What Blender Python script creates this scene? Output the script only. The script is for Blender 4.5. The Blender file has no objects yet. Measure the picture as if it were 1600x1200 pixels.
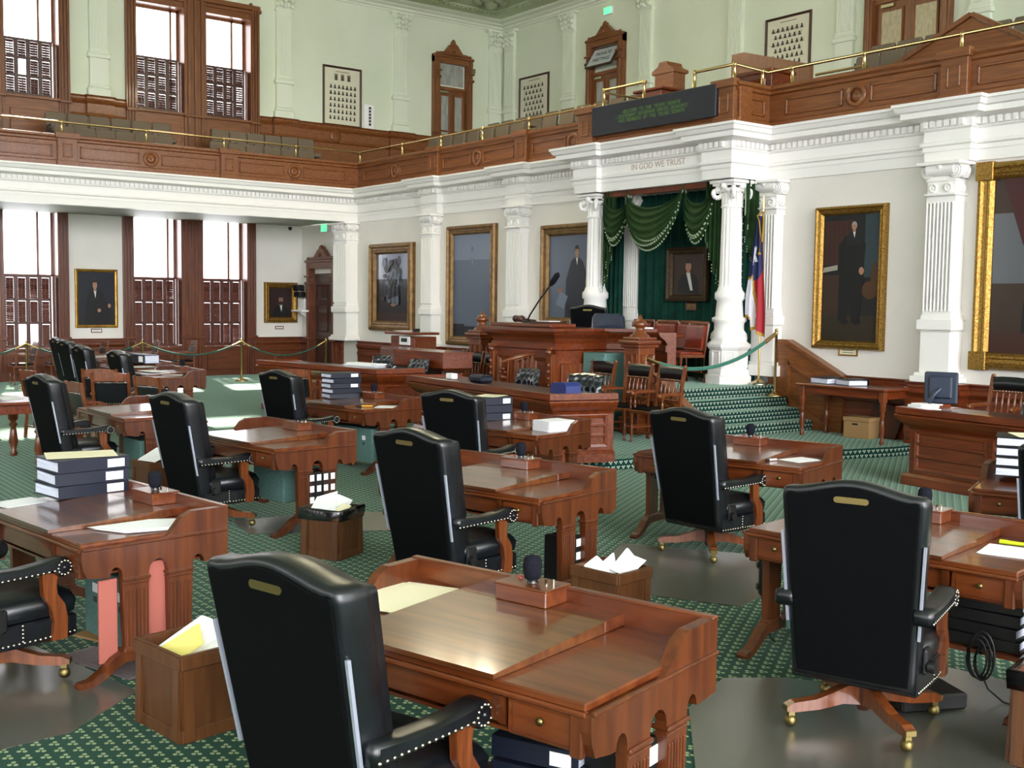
import bpy, math, random
from mathutils import Matrix, Vector
random.seed(7)
S = bpy.context.scene
C = S.collection
PI = math.pi
sin, cos, rad = math.sin, math.cos, math.radians

# ---------------------------------------------------------------- materials
def lin(c):
    return tuple(((x/12.92) if x <= .04045 else ((x+.055)/1.055)**2.4) for x in c)
def hx(h):
    h = h.lstrip('#')
    return lin(tuple(int(h[i:i+2], 16)/255 for i in (0, 2, 4)))
MAT = {}
def mat(name, col, rough=.5, metal=0, coat=0, spec=.5, col2=None, scale=(8, 8, 8), detail=4, bump=None, sheen=0,
        sheentint=None, emit=None, estr=0, ramp=(.35, .65), crough=.08):
    m = bpy.data.materials.new(name); m.use_nodes = True
    nt = m.node_tree; n = nt.nodes; L = nt.links
    b = n['Principled BSDF']
    c1 = hx(col) if isinstance(col, str) else col
    b.inputs['Base Color'].default_value = (*c1, 1)
    b.inputs['Roughness'].default_value = rough
    b.inputs['Metallic'].default_value = metal
    b.inputs['Specular IOR Level'].default_value = spec
    b.inputs['Coat Weight'].default_value = coat
    b.inputs['Coat Roughness'].default_value = crough
    if sheen:
        b.inputs['Sheen Weight'].default_value = sheen
        b.inputs['Sheen Roughness'].default_value = .5
        if sheentint: b.inputs['Sheen Tint'].default_value = (*hx(sheentint), 1)
    if emit:
        b.inputs['Emission Color'].default_value = (*hx(emit), 1)
        b.inputs['Emission Strength'].default_value = estr
    if col2 or bump:
        tc = n.new('ShaderNodeTexCoord'); mp = n.new('ShaderNodeMapping')
        mp.inputs['Scale'].default_value = scale
        L.new(tc.outputs['Object'], mp.inputs['Vector'])
        nz = n.new('ShaderNodeTexNoise'); nz.inputs['Scale'].default_value = 1
        nz.inputs['Detail'].default_value = detail
        L.new(mp.outputs['Vector'], nz.inputs['Vector'])
        if col2:
            r = n.new('ShaderNodeValToRGB')
            r.color_ramp.elements[0].position = ramp[0]; r.color_ramp.elements[1].position = ramp[1]
            r.color_ramp.elements[0].color = (*c1, 1); r.color_ramp.elements[1].color = (*hx(col2), 1)
            L.new(nz.outputs['Fac'], r.inputs['Fac']); L.new(r.outputs['Color'], b.inputs['Base Color'])
        if bump:
            bp = n.new('ShaderNodeBump'); bp.inputs['Strength'].default_value = bump; bp.inputs['Distance'].default_value = .01
            L.new(nz.outputs['Fac'], bp.inputs['Height']); L.new(bp.outputs['Normal'], b.inputs['Normal'])
    MAT[name] = m
    return m

def wood(name, a, b, rough=.32, coat=.35, axis='x', s=1.0, crough=.1):
    sc = {'x': (2*s, 26*s, 26*s), 'z': (26*s, 26*s, 2*s), 'y': (26*s, 2*s, 26*s)}[axis]
    return mat(name, a, rough, coat=coat, col2=b, scale=sc, detail=5, ramp=(.3, .72), crough=crough)
wood('mahogany', '4c1f0b', '753b18', .3, .6, 'x')
wood('mahogany_upright', '451d09', '673312', .35, .4, 'z')
wood('mahogany_lid', '4a240e', '744420', .3, .9, 'x', crough=.1)
for _m in ('mahogany_lid', 'mahogany'): MAT[_m].node_tree.nodes['Principled BSDF'].inputs['Coat IOR'].default_value = 1.52
wood('oak', '68391a', '8c5528', .4, .25, 'x')
wood('oak_upright', '643719', '865228', .4, .25, 'z')
wood('redwood', '55270f', '783f1f', .38, .3, 'x')
wood('redwood_upright', '55260f', '763d1e', .38, .3, 'z')
wood('rostrum_wood', '551f0c', '803c18', .28, .6, 'x')
wood('rostrum_wood_upright', '5c270f', '85451d', .28, .6, 'z')
wood('chair_wood', '572811', '82461f', .28, .6, 'z', 2)
wood('bin_wood', '47270f', '623a19', .45, .15, 'z')
wood('dark_wood', '33160d', '4a2416', .35, .3, 'z')
mat('leather', '07090d', .36, spec=.5, coat=.3, col2='0f1319', scale=(14, 14, 14), bump=.12, crough=.25)
mat('leather_panel', '050607', .7, spec=.08, col2='090a0c', scale=(120, 120, 120), bump=.05)
mat('leather_gloss', '0d131c', .24, coat=.6, col2='131a24', scale=(9, 9, 9), crough=.15)
mat('leather_red', '6d2413', .3, coat=.4, col2='86321b', scale=(6, 6, 6))
mat('nail', 'b9b3a2', .25, metal=1)
mat('steel', 'b4bacb', .4, metal=.5)
mat('brass', 'cdb27c', .25, metal=1)
mat('brass_dull', '84754a', .42, metal=1)
mat('gilt', 'ad8a48', .38, metal=.85, col2='7d5a20', scale=(40, 40, 40), bump=.5)
mat('gilt_flat', 'b08a3c', .35, metal=.8, col2='8a6526', scale=(6, 6, 6))
mat('bronze_frame', '8a6a3e', .42, metal=.45, col2='6b4f2c', scale=(8, 8, 8))
mat('dark_bronze', '4c3a20', .5, metal=.4, col2='382a17', scale=(20, 20, 20), bump=.4)
mat('leather_blue', '172231', .32, coat=.4, col2='1e2b3c', scale=(8, 8, 8))
wood('shutter_wood', '401b12', '592819', .4, .25, 'z')
wood('shadow_wood', '341a14', '4a261c', .4, .2, 'z')  # shade of the backlit upper shutters put into the wood colour
mat('white_paint', 'f3f1ee', .45, spec=.4)
mat('cream_wall', 'ebe8e2', .8, spec=.2, col2='e5e1da', scale=(.8, .8, .8))
mat('green_wall', 'dfe7d3', .8, spec=.2, col2='d9e2cb', scale=(.8, .8, .8))
mat('green_trim', 'e2e9d7', .55, spec=.3)
mat('ceiling_paint', 'c3cfb0', .7, spec=.2)
mat('grey_soffit', '8f9486', .6)
mat('black', '0a0a0b', .5)
mat('black_gloss', '0b0b0d', .2, coat=.4)
mat('foam', '14151c', .95, spec=.1, col2='20212a', scale=(160, 160, 160), bump=.6)
mat('red_button', '9c1a1a', .3, coat=.5)
mat('paper', 'f6f7fa', .75, spec=.2)
mat('paper_cream', 'efe8c8', .75, spec=.2)
mat('paper_yellow', 'e3d77c', .75, spec=.2)
mat('paper_pages', 'c3cbe4', .8, spec=.1, col2='e4e8f4', scale=(4, 4, 220), ramp=(.4, .6))
mat('binder_navy', '151a2a', .45, spec=.4)
mat('label_white', 'f8f8fa', .6)
mat('pink_board', 'a86257', .85, spec=.1)
mat('teal_file', '54756f', .8, col2='618680', scale=(60, 60, 60))
mat('teal_cabinet', '5f8580', .5, spec=.4)
mat('cardboard', 'a5835a', .85, spec=.1)
mat('blue_plastic', '22316f', .45, coat=.2)
mat('screen_grey', '2b3446', .35)
mat('yellow_pen', 'd99a1c', .35)
mat('lime_pen', 'c9de2a', .35)
mat('velvet', '1b3019', .9, spec=.15, col2='263f22', scale=(5, 5, 5), sheen=.4, sheentint='7c9a5a')
mat('velvet_back', '12332c', .9, spec=.1, col2='194237', scale=(4, 4, 4), sheen=.4, sheentint='4f8a74')
mat('bead', '9db091', .5, coat=.2)
mat('seat_fabric', '6e6355', .9, spec=.1, col2='776b5c', scale=(80, 80, 80))
mat('seat_arm', '2e1810', .4)
mat('rope', '2e5c4a', .85, spec=.1, col2='244c3c', scale=(60, 60, 60), sheen=.3)
mat('rope_light', '3f7d6b', .8, spec=.1, col2='2f6a5a', scale=(60, 60, 60), sheen=.3)
mat('flag_blue', '1b2458', .7)
mat('flag_red', 'a8182b', .7)
mat('flag_white', 'dfe0ea', .7)
mat('fringe', 'c49a2f', .6, col2='a57f22', scale=(1, 1, 90))
mat('sign_face', '23252e', .4, spec=.4)
mat('led', '4e7a30', .5, emit='5f9a2f', estr=.1)
mat('carved_text', 'b9a79a', .7)
mat('exit_green', '2fae62', .5, emit='39c46e', estr=.5)
mat('photo_mat', 'dcdac4', .6, coat=.5)
mat('photo_dark', '3b362c', .6)
mat('photo_mid', '8d8672', .6)
mat('frosted', 'a9aca6', .35, coat=.6, col2='8f928e', scale=(9, 9, 3))
mat('frosted_warm', 'b9ad8c', .35, coat=.6, col2='a4987a', scale=(20, 20, 8))
mat('frosted_sign', 'c5cdd2', .4, coat=.4)
mat('vent_metal', '7d7073', .4, metal=.3)
mat('ink', '34383c', .7)
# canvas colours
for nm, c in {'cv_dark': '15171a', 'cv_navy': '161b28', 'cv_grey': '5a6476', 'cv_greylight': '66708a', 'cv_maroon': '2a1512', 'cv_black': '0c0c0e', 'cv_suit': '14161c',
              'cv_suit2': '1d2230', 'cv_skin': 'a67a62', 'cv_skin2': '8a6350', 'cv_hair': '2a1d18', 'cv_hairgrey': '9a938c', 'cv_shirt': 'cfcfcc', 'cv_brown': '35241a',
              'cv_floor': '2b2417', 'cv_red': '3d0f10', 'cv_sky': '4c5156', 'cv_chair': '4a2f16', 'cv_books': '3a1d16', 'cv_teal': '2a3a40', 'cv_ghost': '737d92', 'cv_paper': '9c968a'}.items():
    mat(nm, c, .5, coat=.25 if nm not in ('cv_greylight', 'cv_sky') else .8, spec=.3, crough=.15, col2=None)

def carpet(name, base, base2, dot, cell, uv='xy', sheen=.45, stag=True, r=.145):
    m = bpy.data.materials.new(name); m.use_nodes = True; MAT[name] = m
    nt = m.node_tree; n = nt.nodes; L = nt.links; b = n['Principled BSDF']
    tc = n.new('ShaderNodeTexCoord'); sp = n.new('ShaderNodeSeparateXYZ'); L.new(tc.outputs['Object'], sp.inputs[0])
    def M(op, a, c=None, e=None):
        k = n.new('ShaderNodeMath'); k.operation = op
        for i, v in enumerate((a, c, e)):
            if v is None: continue
            if isinstance(v, (int, float)): k.inputs[i].default_value = v
            else: L.new(v, k.inputs[i])
        return k.outputs[0]
    ax = {'x': sp.outputs[0], 'y': sp.outputs[1], 'z': sp.outputs[2]}
    U = M('DIVIDE', ax[uv[0]], cell); V = M('DIVIDE', ax[uv[1]], cell*.8)
    row = M('FLOOR', V)
    if stag: U = M('ADD', U, M('MULTIPLY', M('FLOORED_MODULO', row, 2.0), .5))
    fu = M('SUBTRACT', M('FRACT', U), .5); fv = M('SUBTRACT', M('FRACT', V), .5)
    mask = None
    for (px, py) in ((-.19, .1), (.19, .12), (.02, -.2)):
        d = M('SQRT', M('ADD', M('POWER', M('ABSOLUTE', M('SUBTRACT', fu, px)), 2.0), M('POWER', M('ABSOLUTE', M('SUBTRACT', fv, py)), 2.0)))
        k = M('LESS_THAN', d, r)
        mask = k if mask is None else M('MAXIMUM', mask, k)
    nz = n.new('ShaderNodeTexNoise'); nz.inputs['Scale'].default_value = 90; nz.inputs['Detail'].default_value = 3
    L.new(tc.outputs['Object'], nz.inputs['Vector'])
    mx = n.new('ShaderNodeMix'); mx.data_type = 'RGBA'
    mx.inputs[6].default_value = (*hx(base), 1); mx.inputs[7].default_value = (*hx(base2), 1)
    L.new(nz.outputs['Fac'], mx.inputs[0])
    m2 = n.new('ShaderNodeMix'); m2.data_type = 'RGBA'; m2.inputs[7].default_value = (*hx(dot), 1)
    L.new(mx.outputs[2], m2.inputs[6]); L.new(mask, m2.inputs[0])
    L.new(m2.outputs[2], b.inputs['Base Color'])
    b.inputs['Roughness'].default_value = .95; b.inputs['Specular IOR Level'].default_value = .15
    b.inputs['Sheen Weight'].default_value = sheen; b.inputs['Sheen Tint'].default_value = (*hx('b9e0cc'), 1)
    b.inputs['Sheen Roughness'].default_value = .28
    bp = n.new('ShaderNodeBump'); bp.inputs['Strength'].default_value = .3; bp.inputs['Distance'].default_value = .004
    L.new(nz.outputs['Fac'], bp.inputs['Height']); L.new(bp.outputs['Normal'], b.inputs['Normal'])
carpet('carpet', '0a2e22', '143c2e', '909f78', .085)
carpet('carpet_riser', '0f2e2a', '163f38', 'b9c6b4', .075, 'yz', .1)
carpet('carpet_edge', '0f2e2a', '163f38', '9fb3a2', .075, 'xz', .1)

def glassy(name, tint, gl, dif=None, rough=.02):
    m = bpy.data.materials.new(name); m.use_nodes = True; MAT[name] = m
    nt = m.node_tree; n = nt.nodes; L = nt.links
    n.remove(n['Principled BSDF']); out = n['Material Output']
    t = n.new('ShaderNodeBsdfTransparent'); t.inputs[0].default_value = (*tint, 1)
    g = n.new('ShaderNodeBsdfGlossy'); g.inputs['Roughness'].default_value = rough
    fr = n.new('ShaderNodeFresnel'); fr.inputs[0].default_value = 1.45
    base = t
    if dif:
        d = n.new('ShaderNodeBsdfDiffuse'); d.inputs[0].default_value = (*hx(dif[0]), 1)
        a = n.new('ShaderNodeMixShader'); a.inputs[0].default_value = dif[1]
        L.new(t.outputs[0], a.inputs[1]); L.new(d.outputs[0], a.inputs[2]); base = a
    x = n.new('ShaderNodeMixShader')
    k = n.new('ShaderNodeMath'); k.operation = 'MULTIPLY'; k.inputs[1].default_value = gl
    L.new(fr.outputs[0], k.inputs[0]); L.new(k.outputs[0], x.inputs[0])
    L.new(base.outputs[0], x.inputs[1]); L.new(g.outputs[0], x.inputs[2])
    L.new(x.outputs[0], out.inputs[0])
glassy('glass', (.96, .97, .97), 1.0)
glassy('mat_plastic', (.9, .89, .87), .45, ('8f8d86', .15), .3)

# ---------------------------------------------------------------- mesh builder
class MB:
    def __init__(s, m='mahogany'):
        s.v = []; s.f = []; s.fm = []; s.fs = []; s.names = []; s.m = m; s.M = Matrix()
    def mi(s, m):
        m = m or s.m
        if m not in s.names: s.names.append(m)
        return s.names.index(m)
    def add(s, vs, fs, sm=False, m=None):
        k = len(s.v); i = s.mi(m)
        s.v += [tuple(s.M @ Vector(p)) for p in vs]
        for f in fs:
            s.f.append([k+a for a in f]); s.fm.append(i); s.fs.append(sm)
        return s
    def box(s, c, d, rz=0, b=0, m=None, R=None):
        hx_, hy, hz = d[0]/2, d[1]/2, d[2]/2
        R = R or (Matrix.Rotation(rz, 3, 'Z') if rz else None)
        c = Vector(c)
        def P(x, y, z):
            p = Vector((x, y, z))
            return tuple(c + ((R @ p) if R else p))
        if b <= 0:
            vs = [P(x*hx_, y*hy, z*hz) for x in (-1, 1) for y in (-1, 1) for z in (-1, 1)]
            return s.add(vs, [(0, 1, 3, 2), (4, 6, 7, 5), (0, 4, 5, 1), (2, 3, 7, 6), (0, 2, 6, 4), (1, 5, 7, 3)], False, m)
        b = min(b, hx_*.99, hy*.99, hz*.99)
        vs = []; ix = {}
        for x in (-1, 1):
            for y in (-1, 1):
                for z in (-1, 1):
                    for a in range(3):
                        q = [x*(hx_-b), y*(hy-b), z*(hz-b)]
                        q[a] = (x*hx_, y*hy, z*hz)[a]
                        ix[(x, y, z, a)] = len(vs); vs.append(P(*q))
        fs = []
        for a in range(3):
            o = [i for i in range(3) if i != a]
            for sg in (-1, 1):
                q = []
                for (u, w) in ((-1, -1), (1, -1), (1, 1), (-1, 1)):
                    t = [0, 0, 0]; t[a] = sg; t[o[0]] = u; t[o[1]] = w
                    q.append(ix[(*t, a)])
                fs.append(q if (sg > 0) == (a != 1) else q[::-1])
        for a in range(3):
            o = [i for i in range(3) if i != a]
            for u in (-1, 1):
                for w in (-1, 1):
                    q = []
                    for sg, fa in ((-1, o[0]), (1, o[0]), (1, o[1]), (-1, o[1])):
                        t = [0, 0, 0]; t[a] = sg; t[o[0]] = u; t[o[1]] = w
                        q.append(ix[(*t, fa)])
                    fs.append(q)
        for x in (-1, 1):
            for y in (-1, 1):
                for z in (-1, 1):
                    fs.append([ix[(x, y, z, a)] for a in range(3)])
        return s.add(vs, fs, False, m)
    def prism(s, poly, o, u, v, w, sm=False, m=None):
        o, u, v, w = Vector(o), Vector(u), Vector(v), Vector(w)
        n = len(poly)
        a = [o + u*p[0] + v*p[1] for p in poly]; b = [p + w for p in a]
        s.add([tuple(p) for p in a+b], [list(range(n))[::-1], list(range(n, 2*n))], False, m)
        s.add([tuple(p) for p in a+b], [(i, (i+1) % n, n+(i+1) % n, n+i) for i in range(n)], sm, m)
        return s
    def loft(s, rings, sm=True, cap=True, closed=True, m=None):
        n = len(rings[0]); vs = [tuple(p) for r in rings for p in r]; fs = []
        for i in range(len(rings)-1):
            for j in range(n if closed else n-1):
                fs.append((i*n+j, i*n+(j+1) % n, (i+1)*n+(j+1) % n, (i+1)*n+j))
        s.add(vs, fs, sm, m)
        if cap and closed:
            s.add([tuple(p) for p in rings[0]], [list(range(n))[::-1]], False, m)
            s.add([tuple(p) for p in rings[-1]], [list(range(n))], False, m)
        return s
    def lathe(s, prof, o=(0, 0, 0), n=16, ax='z', sm=True, m=None, cap=True, a0=0):
        rings = []
        for r, z in prof:
            rg = []
            for i in range(n):
                t = 2*PI*i/n + a0
                p = (r*cos(t), r*sin(t), z)
                if ax == 'x': p = (z, r*cos(t), r*sin(t))
                elif ax == 'y': p = (r*cos(t), z, -r*sin(t))
                rg.append((o[0]+p[0], o[1]+p[1], o[2]+p[2]))
            rings.append(rg)
        return s.loft(rings, sm, cap, True, m)
    def tube(s, pts, r, n=8, m=None, sm=True, cap=True, flat=1.0):
        pts = [Vector(p) for p in pts]; rings = []
        up = Vector((0, 0, 1))
        for i, p in enumerate(pts):
            d = (pts[min(i+1, len(pts)-1)] - pts[max(i-1, 0)]).normalized()
            a = d.cross(up)
            if a.length < 1e-3: a = d.cross(Vector((1, 0, 0)))
            a.normalize(); b = a.cross(d)
            rr = r[i] if isinstance(r, (list, tuple)) else r
            rings.append([tuple(p + a*(rr*cos(2*PI*k/n)) + b*(rr*flat*sin(2*PI*k/n))) for k in range(n)])
        return s.loft(rings, sm, cap, True, m)
    def ball(s, c, r, n=10, k=6, m=None, sz=1.0):
        return s.lathe([(max(r*sin(PI*i/k), 1e-4), -r*cos(PI*i/k)*sz) for i in range(k+1)], c, n, m=m)
    def dome(s, c, r, nrm, m='nail'):
        nrm = Vector(nrm).normalized(); a = nrm.orthogonal().normalized(); b = nrm.cross(a); c = Vector(c)
        vs = [tuple(c + a*(r*cos(PI*k/3)) + b*(r*sin(PI*k/3))) for k in range(6)]
        vs += [tuple(c + nrm*r*.5 + a*(r*.62*cos(PI*k/3)) + b*(r*.62*sin(PI*k/3))) for k in range(6)] + [tuple(c+nrm*r*.75)]
        return s.add(vs, [(i, (i+1) % 6, 6+(i+1) % 6, 6+i) for i in range(6)] + [(6+i, 6+(i+1) % 6, 12) for i in range(6)], True, m)
    def sweep(s, path, prof, closed=False, sm=False, m=None, caps=True):
        """profile (d, z) carried along a plan path, d to the right of travel, mitred"""
        P = [Vector((p[0], p[1])) for p in path]; n = len(P); rings = []
        for i in range(n):
            if closed or 0 < i < n-1:
                a = (P[i]-P[i-1]).normalized(); b = (P[(i+1) % n]-P[i]).normalized()
            elif i == 0: a = b = (P[1]-P[0]).normalized()
            else: a = b = (P[-1]-P[-2]).normalized()
            na, nb = Vector((a.y, -a.x)), Vector((b.y, -b.x))
            o = (na+nb)/max(1+na.dot(nb), .2)
            rings.append([(P[i].x+o.x*d, P[i].y+o.y*d, z) for d, z in prof])
        if closed: rings.append(rings[0])
        return s.loft(rings, sm, caps and not closed, True, m)
    def frame(s, w, h, prof, o=(0, 0, 0), m=None):
        """rectangular moulded frame in the xz plane facing -y; prof = (inset, height off the wall)"""
        rings = []
        for (sx, sz) in ((0, 0), (1, 0), (1, 1), (0, 1), (0, 0)):
            rings.append([(o[0] + sx*w + (1-2*sx)*d, o[1]-hh, o[2] + sz*h + (1-2*sz)*d) for d, hh in prof])
        return s.loft(rings, False, False, True, m)
    def grid(s, fn, nu, nv, sm=True, m=None):
        vs = [tuple(fn(i/nu, j/nv)) for j in range(nv+1) for i in range(nu+1)]
        fs = [(j*(nu+1)+i, j*(nu+1)+i+1, (j+1)*(nu+1)+i+1, (j+1)*(nu+1)+i) for j in range(nv) for i in range(nu)]
        if callable(m):
            for j in range(nv):
                for i in range(nu):
                    k = j*nu+i
                    s.add([vs[a] for a in fs[k]], [(0, 1, 2, 3)], sm, m((i+.5)/nu, (j+.5)/nv))
            return s
        return s.add(vs, fs, sm, m)
    def mesh(s, name):
        me = bpy.data.meshes.new(name)
        me.from_pydata(s.v, [], s.f)
        for k in s.names: me.materials.append(MAT[k])
        me.polygons.foreach_set('material_index', s.fm)
        me.polygons.foreach_set('use_smooth', s.fs)
        me.validate(); me.update()
        return me

def O(name, mb, parent=None, loc=None, rz=0, label=None):
    o = bpy.data.objects.new(name, mb.mesh(name)); C.objects.link(o)
    if parent: o.parent = parent
    if loc: o.location = loc
    if rz: o.rotation_euler = (0, 0, rz)
    if label: o['label'] = label
    return o
def tag(o, label, cat, group=None, kind=None):
    o['label'] = label; o['category'] = cat
    if group: o['group'] = group
    if kind: o['kind'] = kind
    return o
def T(name, label, cat, loc=(0, 0, 0), rz=0, group=None, kind=None):
    o = bpy.data.objects.new(name, None); C.objects.link(o); o.empty_display_size = .1
    o.location = loc; o.rotation_euler = (0, 0, rz)
    return tag(o, label, cat, group, kind)
def st(name, mb, label, cat='wall', loc=None, rz=0, parent=None):
    o = O(name, mb, parent, loc, rz); o['kind'] = 'structure'
    if not parent: o['label'] = label; o['category'] = cat
    return o
def dup(root, loc, rz, label=None, group=None):
    r = root.copy(); C.objects.link(r); r.location = loc; r.rotation_euler = (0, 0, rz)
    if label: r['label'] = label
    if group: r['group'] = group
    for ch in list(root.children):
        c = ch.copy(); C.objects.link(c); c.parent = r
        for g in ch.children:
            d = g.copy(); C.objects.link(d); d.parent = c
    return r
def arc(cx, cy, r, a0, a1, n):
    return [(cx + r*cos(rad(a0+(a1-a0)*i/n)), cy + r*sin(rad(a0+(a1-a0)*i/n))) for i in range(n+1)]
X, Y, Z = (1, 0, 0), (0, 1, 0), (0, 0, 1)

mat('lamp_glow', 'fff4dc', .5, emit='fff0d0', estr=14)
# ================================================================ the room
XW, YR, YB = -27.87, 13.93, 20.7         # window wall, rostrum wall, rear wall of the gallery
ZA, ZC, ZP = 3.95, 4.74, 5.42            # architrave bottom, cornice top, parapet top
XB = -24.75                              # gallery front on the window side
# floor
mb = MB('carpet'); mb.add([(-28.3, -14, 0), (9, -14, 0), (9, 14.2, 0), (-28.3, 14.2, 0)], [(0, 1, 2, 3)])
st('floor', mb, 'green carpet with small cream flower sprigs over the whole chamber floor', 'floor')
# low dais
edge = [(-18.6, 13.93), (-18.6, 9.6), (-17.6, 8.6), (-16, 7.9), (-13.6, 7.55), (-11.6, 7.75), (-10.3, 8.25), (-9.85, 9.0), (-9.75, 9.9), (-9.3, 11.0), (-8.95, 12.1), (-8.72, 13.1), (-8.65, 13.93)]
mb = MB('carpet'); k = len(edge)
mb.add([(x, y, .13) for x, y in edge], [list(range(k))[::-1]])
mb.add([(x, y, z) for z in (0, .13) for x, y in edge], [(i, i+1, k+i+1, k+i) for i in range(k-1)], m='carpet_riser')
st('floor_dais', mb, 'low carpeted dais one step above the chamber floor before the rostrum', 'floor')
# stage and its stairs
mb = MB('carpet')
def slab(x0, x1, y0, y1, z0, z1, riser='carpet_riser'):
    mb.add([(x0, y0, z1), (x1, y0, z1), (x1, y1, z1), (x0, y1, z1)], [(0, 1, 2, 3)])
    mb.add([(x1, y0, z0), (x1, y1, z0), (x1, y1, z1), (x1, y0, z1)], [(0, 1, 2, 3)], m=riser)
    mb.add([(x0, y0, z0), (x1, y0, z0), (x1, y0, z1), (x0, y0, z1)], [(0, 1, 2, 3)], m='rostrum_wood')
    mb.add([(x0, y0, z0), (x0, y1, z0), (x0, y1, z1), (x0, y0, z1)], [(0, 1, 2, 3)], m=riser)
slab(-15.7, -11.34, 11.47, YR, .13, .77)
for i, x in enumerate((-11.09, -10.85, -10.62)):
    slab(-11.6, x, 11.25, YR, .13, .77-.16*(i+1))
st('floor_stage', mb, 'raised carpeted rostrum stage with four patterned steps on its side', 'stairs')

# walls ----------------------------------------------------------------
mb = MB('cream_wall')
mb.box(((-27.87-15.6)/2-.1+.1, YR+.15, 2.0), (27.87-15.6+.4, .3, 4.0))
mb.box(((-15.6+9)/2, YR+.15, 2.0), (24.6, .3, 4.0))
st('wall_rostrum', mb, 'cream plaster wall behind the rostrum hung with portraits')
PAIRS_LO = (4.26, 9.05); PAIRS_UP = (4.36, 9.17); PW = 3.48
def windowwall(pairs, z0, z1, w0, w1, y0, y1, m):
    mb = MB(m); xs = [y0]
    for p in pairs: xs += [p, p+PW]
    xs.append(y1)
    for a, b in zip(xs[::2], xs[1::2]): mb.box((XW-.25, (a+b)/2, (z0+z1)/2), (.5, b-a, z1-z0))
    for p in pairs:
        mb.box((XW-.25, p+PW/2, (z0+w0)/2), (.5, PW, w0-z0)); mb.box((XW-.25, p+PW/2, (w1+z1)/2), (.5, PW, z1-w1))
    return mb
st('wall_window', windowwall(PAIRS_LO, 0, 4.3, .3, 4.2, -14, YR+.3, 'cream_wall'), 'cream wall between the tall shuttered windows under the gallery')
st('wall_window_upper', windowwall(PAIRS_UP, 4.3, 11.0, 6.2, 9.62, -14, YB+.3, 'green_wall'), 'pale green upper wall with the gallery windows')
mb = MB('green_wall'); mb.box(((-28.3+9)/2, YB+.15, 7.5), (37.3, .3, 7.0))
st('wall_gallery', mb, 'pale green rear wall of the gallery above the rostrum')
mb = MB('cream_wall'); mb.box((-9.6, -14.15, .6), (37.3, .3, 1.2)); mb.box((-9.6, -14.15, 10.4), (37.3, .3, 1.4))
for k in range(9): mb.box((-26.6+4.4*k, -14.15, 5.4), (3.4, .3, 8.8))  # unseen wall; gaps between the piers added so daylight reaches the rostrum
st('wall_rear', mb, 'plain unseen wall opposite the rostrum, tall openings added to let in light')
mb = MB('cream_wall'); mb.box((9.15, 3.3, .6), (.3, 35, 1.2)); mb.box((9.15, 3.3, 10.4), (.3, 35, 1.4))
for k in range(9): mb.box((9.15, -13.4+4.2*k, 5.4), (.3, 1.0, 8.8))
st('wall_east', mb, 'plain end wall with tall window openings behind the camera')
# gallery floors
mb = MB('grey_soffit'); mb.box(((-28+XB)/2, 0, (ZA+4.7)/2+.02), (28+XB-.05, 27.7, 4.7-ZA-.04))
mb.box((-26.95, 0, 5.04), (1.5, 27.7, .6), m='seat_arm'); mb.box((-25.75, 0, 4.78), (1.2, 27.7, .24), m='seat_arm')
st('floor_gallery_side', mb, 'gallery floor and its flat underside along the window wall', 'floor')
mb = MB('seat_arm'); mb.box((-9.4, (YR+YB)/2+.2, 4.5), (37, YB-YR-.3, .45)); mb.box((-9.4, 15.05, 4.85), (37, 1.3, .5)); mb.box((-9.4, 16.35, 5.05), (37, 1.4, .9)); mb.box((-9.4, 18.85, 5.3), (37, 3.7, 1.2))
st('floor_gallery', mb, 'stepped gallery floor over the rostrum wall', 'floor')
# ceiling with cornice
mb = MB('ceiling_paint'); ZK = 10.45; mb.box((-9.5, 3.3, ZK+.1), (37.5, 35, .2))
for k in range(150):
    mb.box((-26.87+.15*k, 19.7, ZK-.03), (.085, .1, .07)); mb.box((-26.87, 19.7-.15*k, ZK-.03), (.1, .085, .07))
mb.box((-14, 19.6, ZK-.02), (25.6, .08, .05)); mb.box((-26.77, 6.5, ZK-.02), (.08, 26.2, .05))
for k in range(9):
    for (cx, cy) in ((-26.0+1.5*k, 18.85), (-26.0, 18.85-1.5*k)):
        for a in range(6): mb.ball((cx+.36*cos(a*PI/3), cy+.36*sin(a*PI/3), ZK-.02), .17, 8, 4, sz=.6)
        mb.ball((cx, cy, ZK-.04), .22, 8, 4)
mb.box((-13, 18.0, ZK-.03), (24, .1, .07)); mb.box((-25.15, 5, ZK-.03), (.1, 26, .07))
st('ceiling', mb, 'pale green coffered plaster ceiling with leaf ornament', 'ceiling')
mb = MB('green_trim')
mb.sweep([(XW, -14), (XW, YB), (9, YB)], [(0, 10.2), (.05, 10.2), (.06, 10.24), (.12, 10.26), (.14, 10.31), (.24, 10.34), (.26, 10.37), (.42, 10.4), (.46, 10.44), (.46, 10.46), (0, 10.46)])
st('trim_1', mb, 'stepped plaster cornice under the ceiling', 'trim')

# wainscots
WPR = [(0, 0), (.07, 0), (.07, .14), (.05, .17), (.05, .62), (.07, .64), (.07, .7), (.05, .72), (.05, .78), (.09, .84), (.09, .9), (.05, .92), (.05, .95), (.08, .97), (.08, .99), (0, .99)]
mb = MB('redwood')
for a, b in ((-14, 4.26), (7.74, 9.05), (12.53, YR)): mb.sweep([(XW, a), (XW, b)], WPR)
for a in (13.23,):
    mb.lathe([(.13, 0), (.17, 0), (.17, .03), (.13, .03)], (XW+.05, a, .36), 20, 'x', cap=False)
st('baseboard_window', mb, 'red wood wainscot under the window wall', 'wainscot')
mb = MB('rostrum_wood')
mb.sweep([(XW, YR), (-27.25, YR)], WPR); mb.sweep([(-25.7, YR), (-25.5, YR)], WPR)
J = [(-24.7, YR)]
PILX = (-21.23, -18.02, -8.52, -5.3, -2.1, 1.1)
for p in PILX[:2]: J += [(p-.3, YR), (p-.3, YR-.22), (p+.3, YR-.22), (p+.3, YR)]
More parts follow.
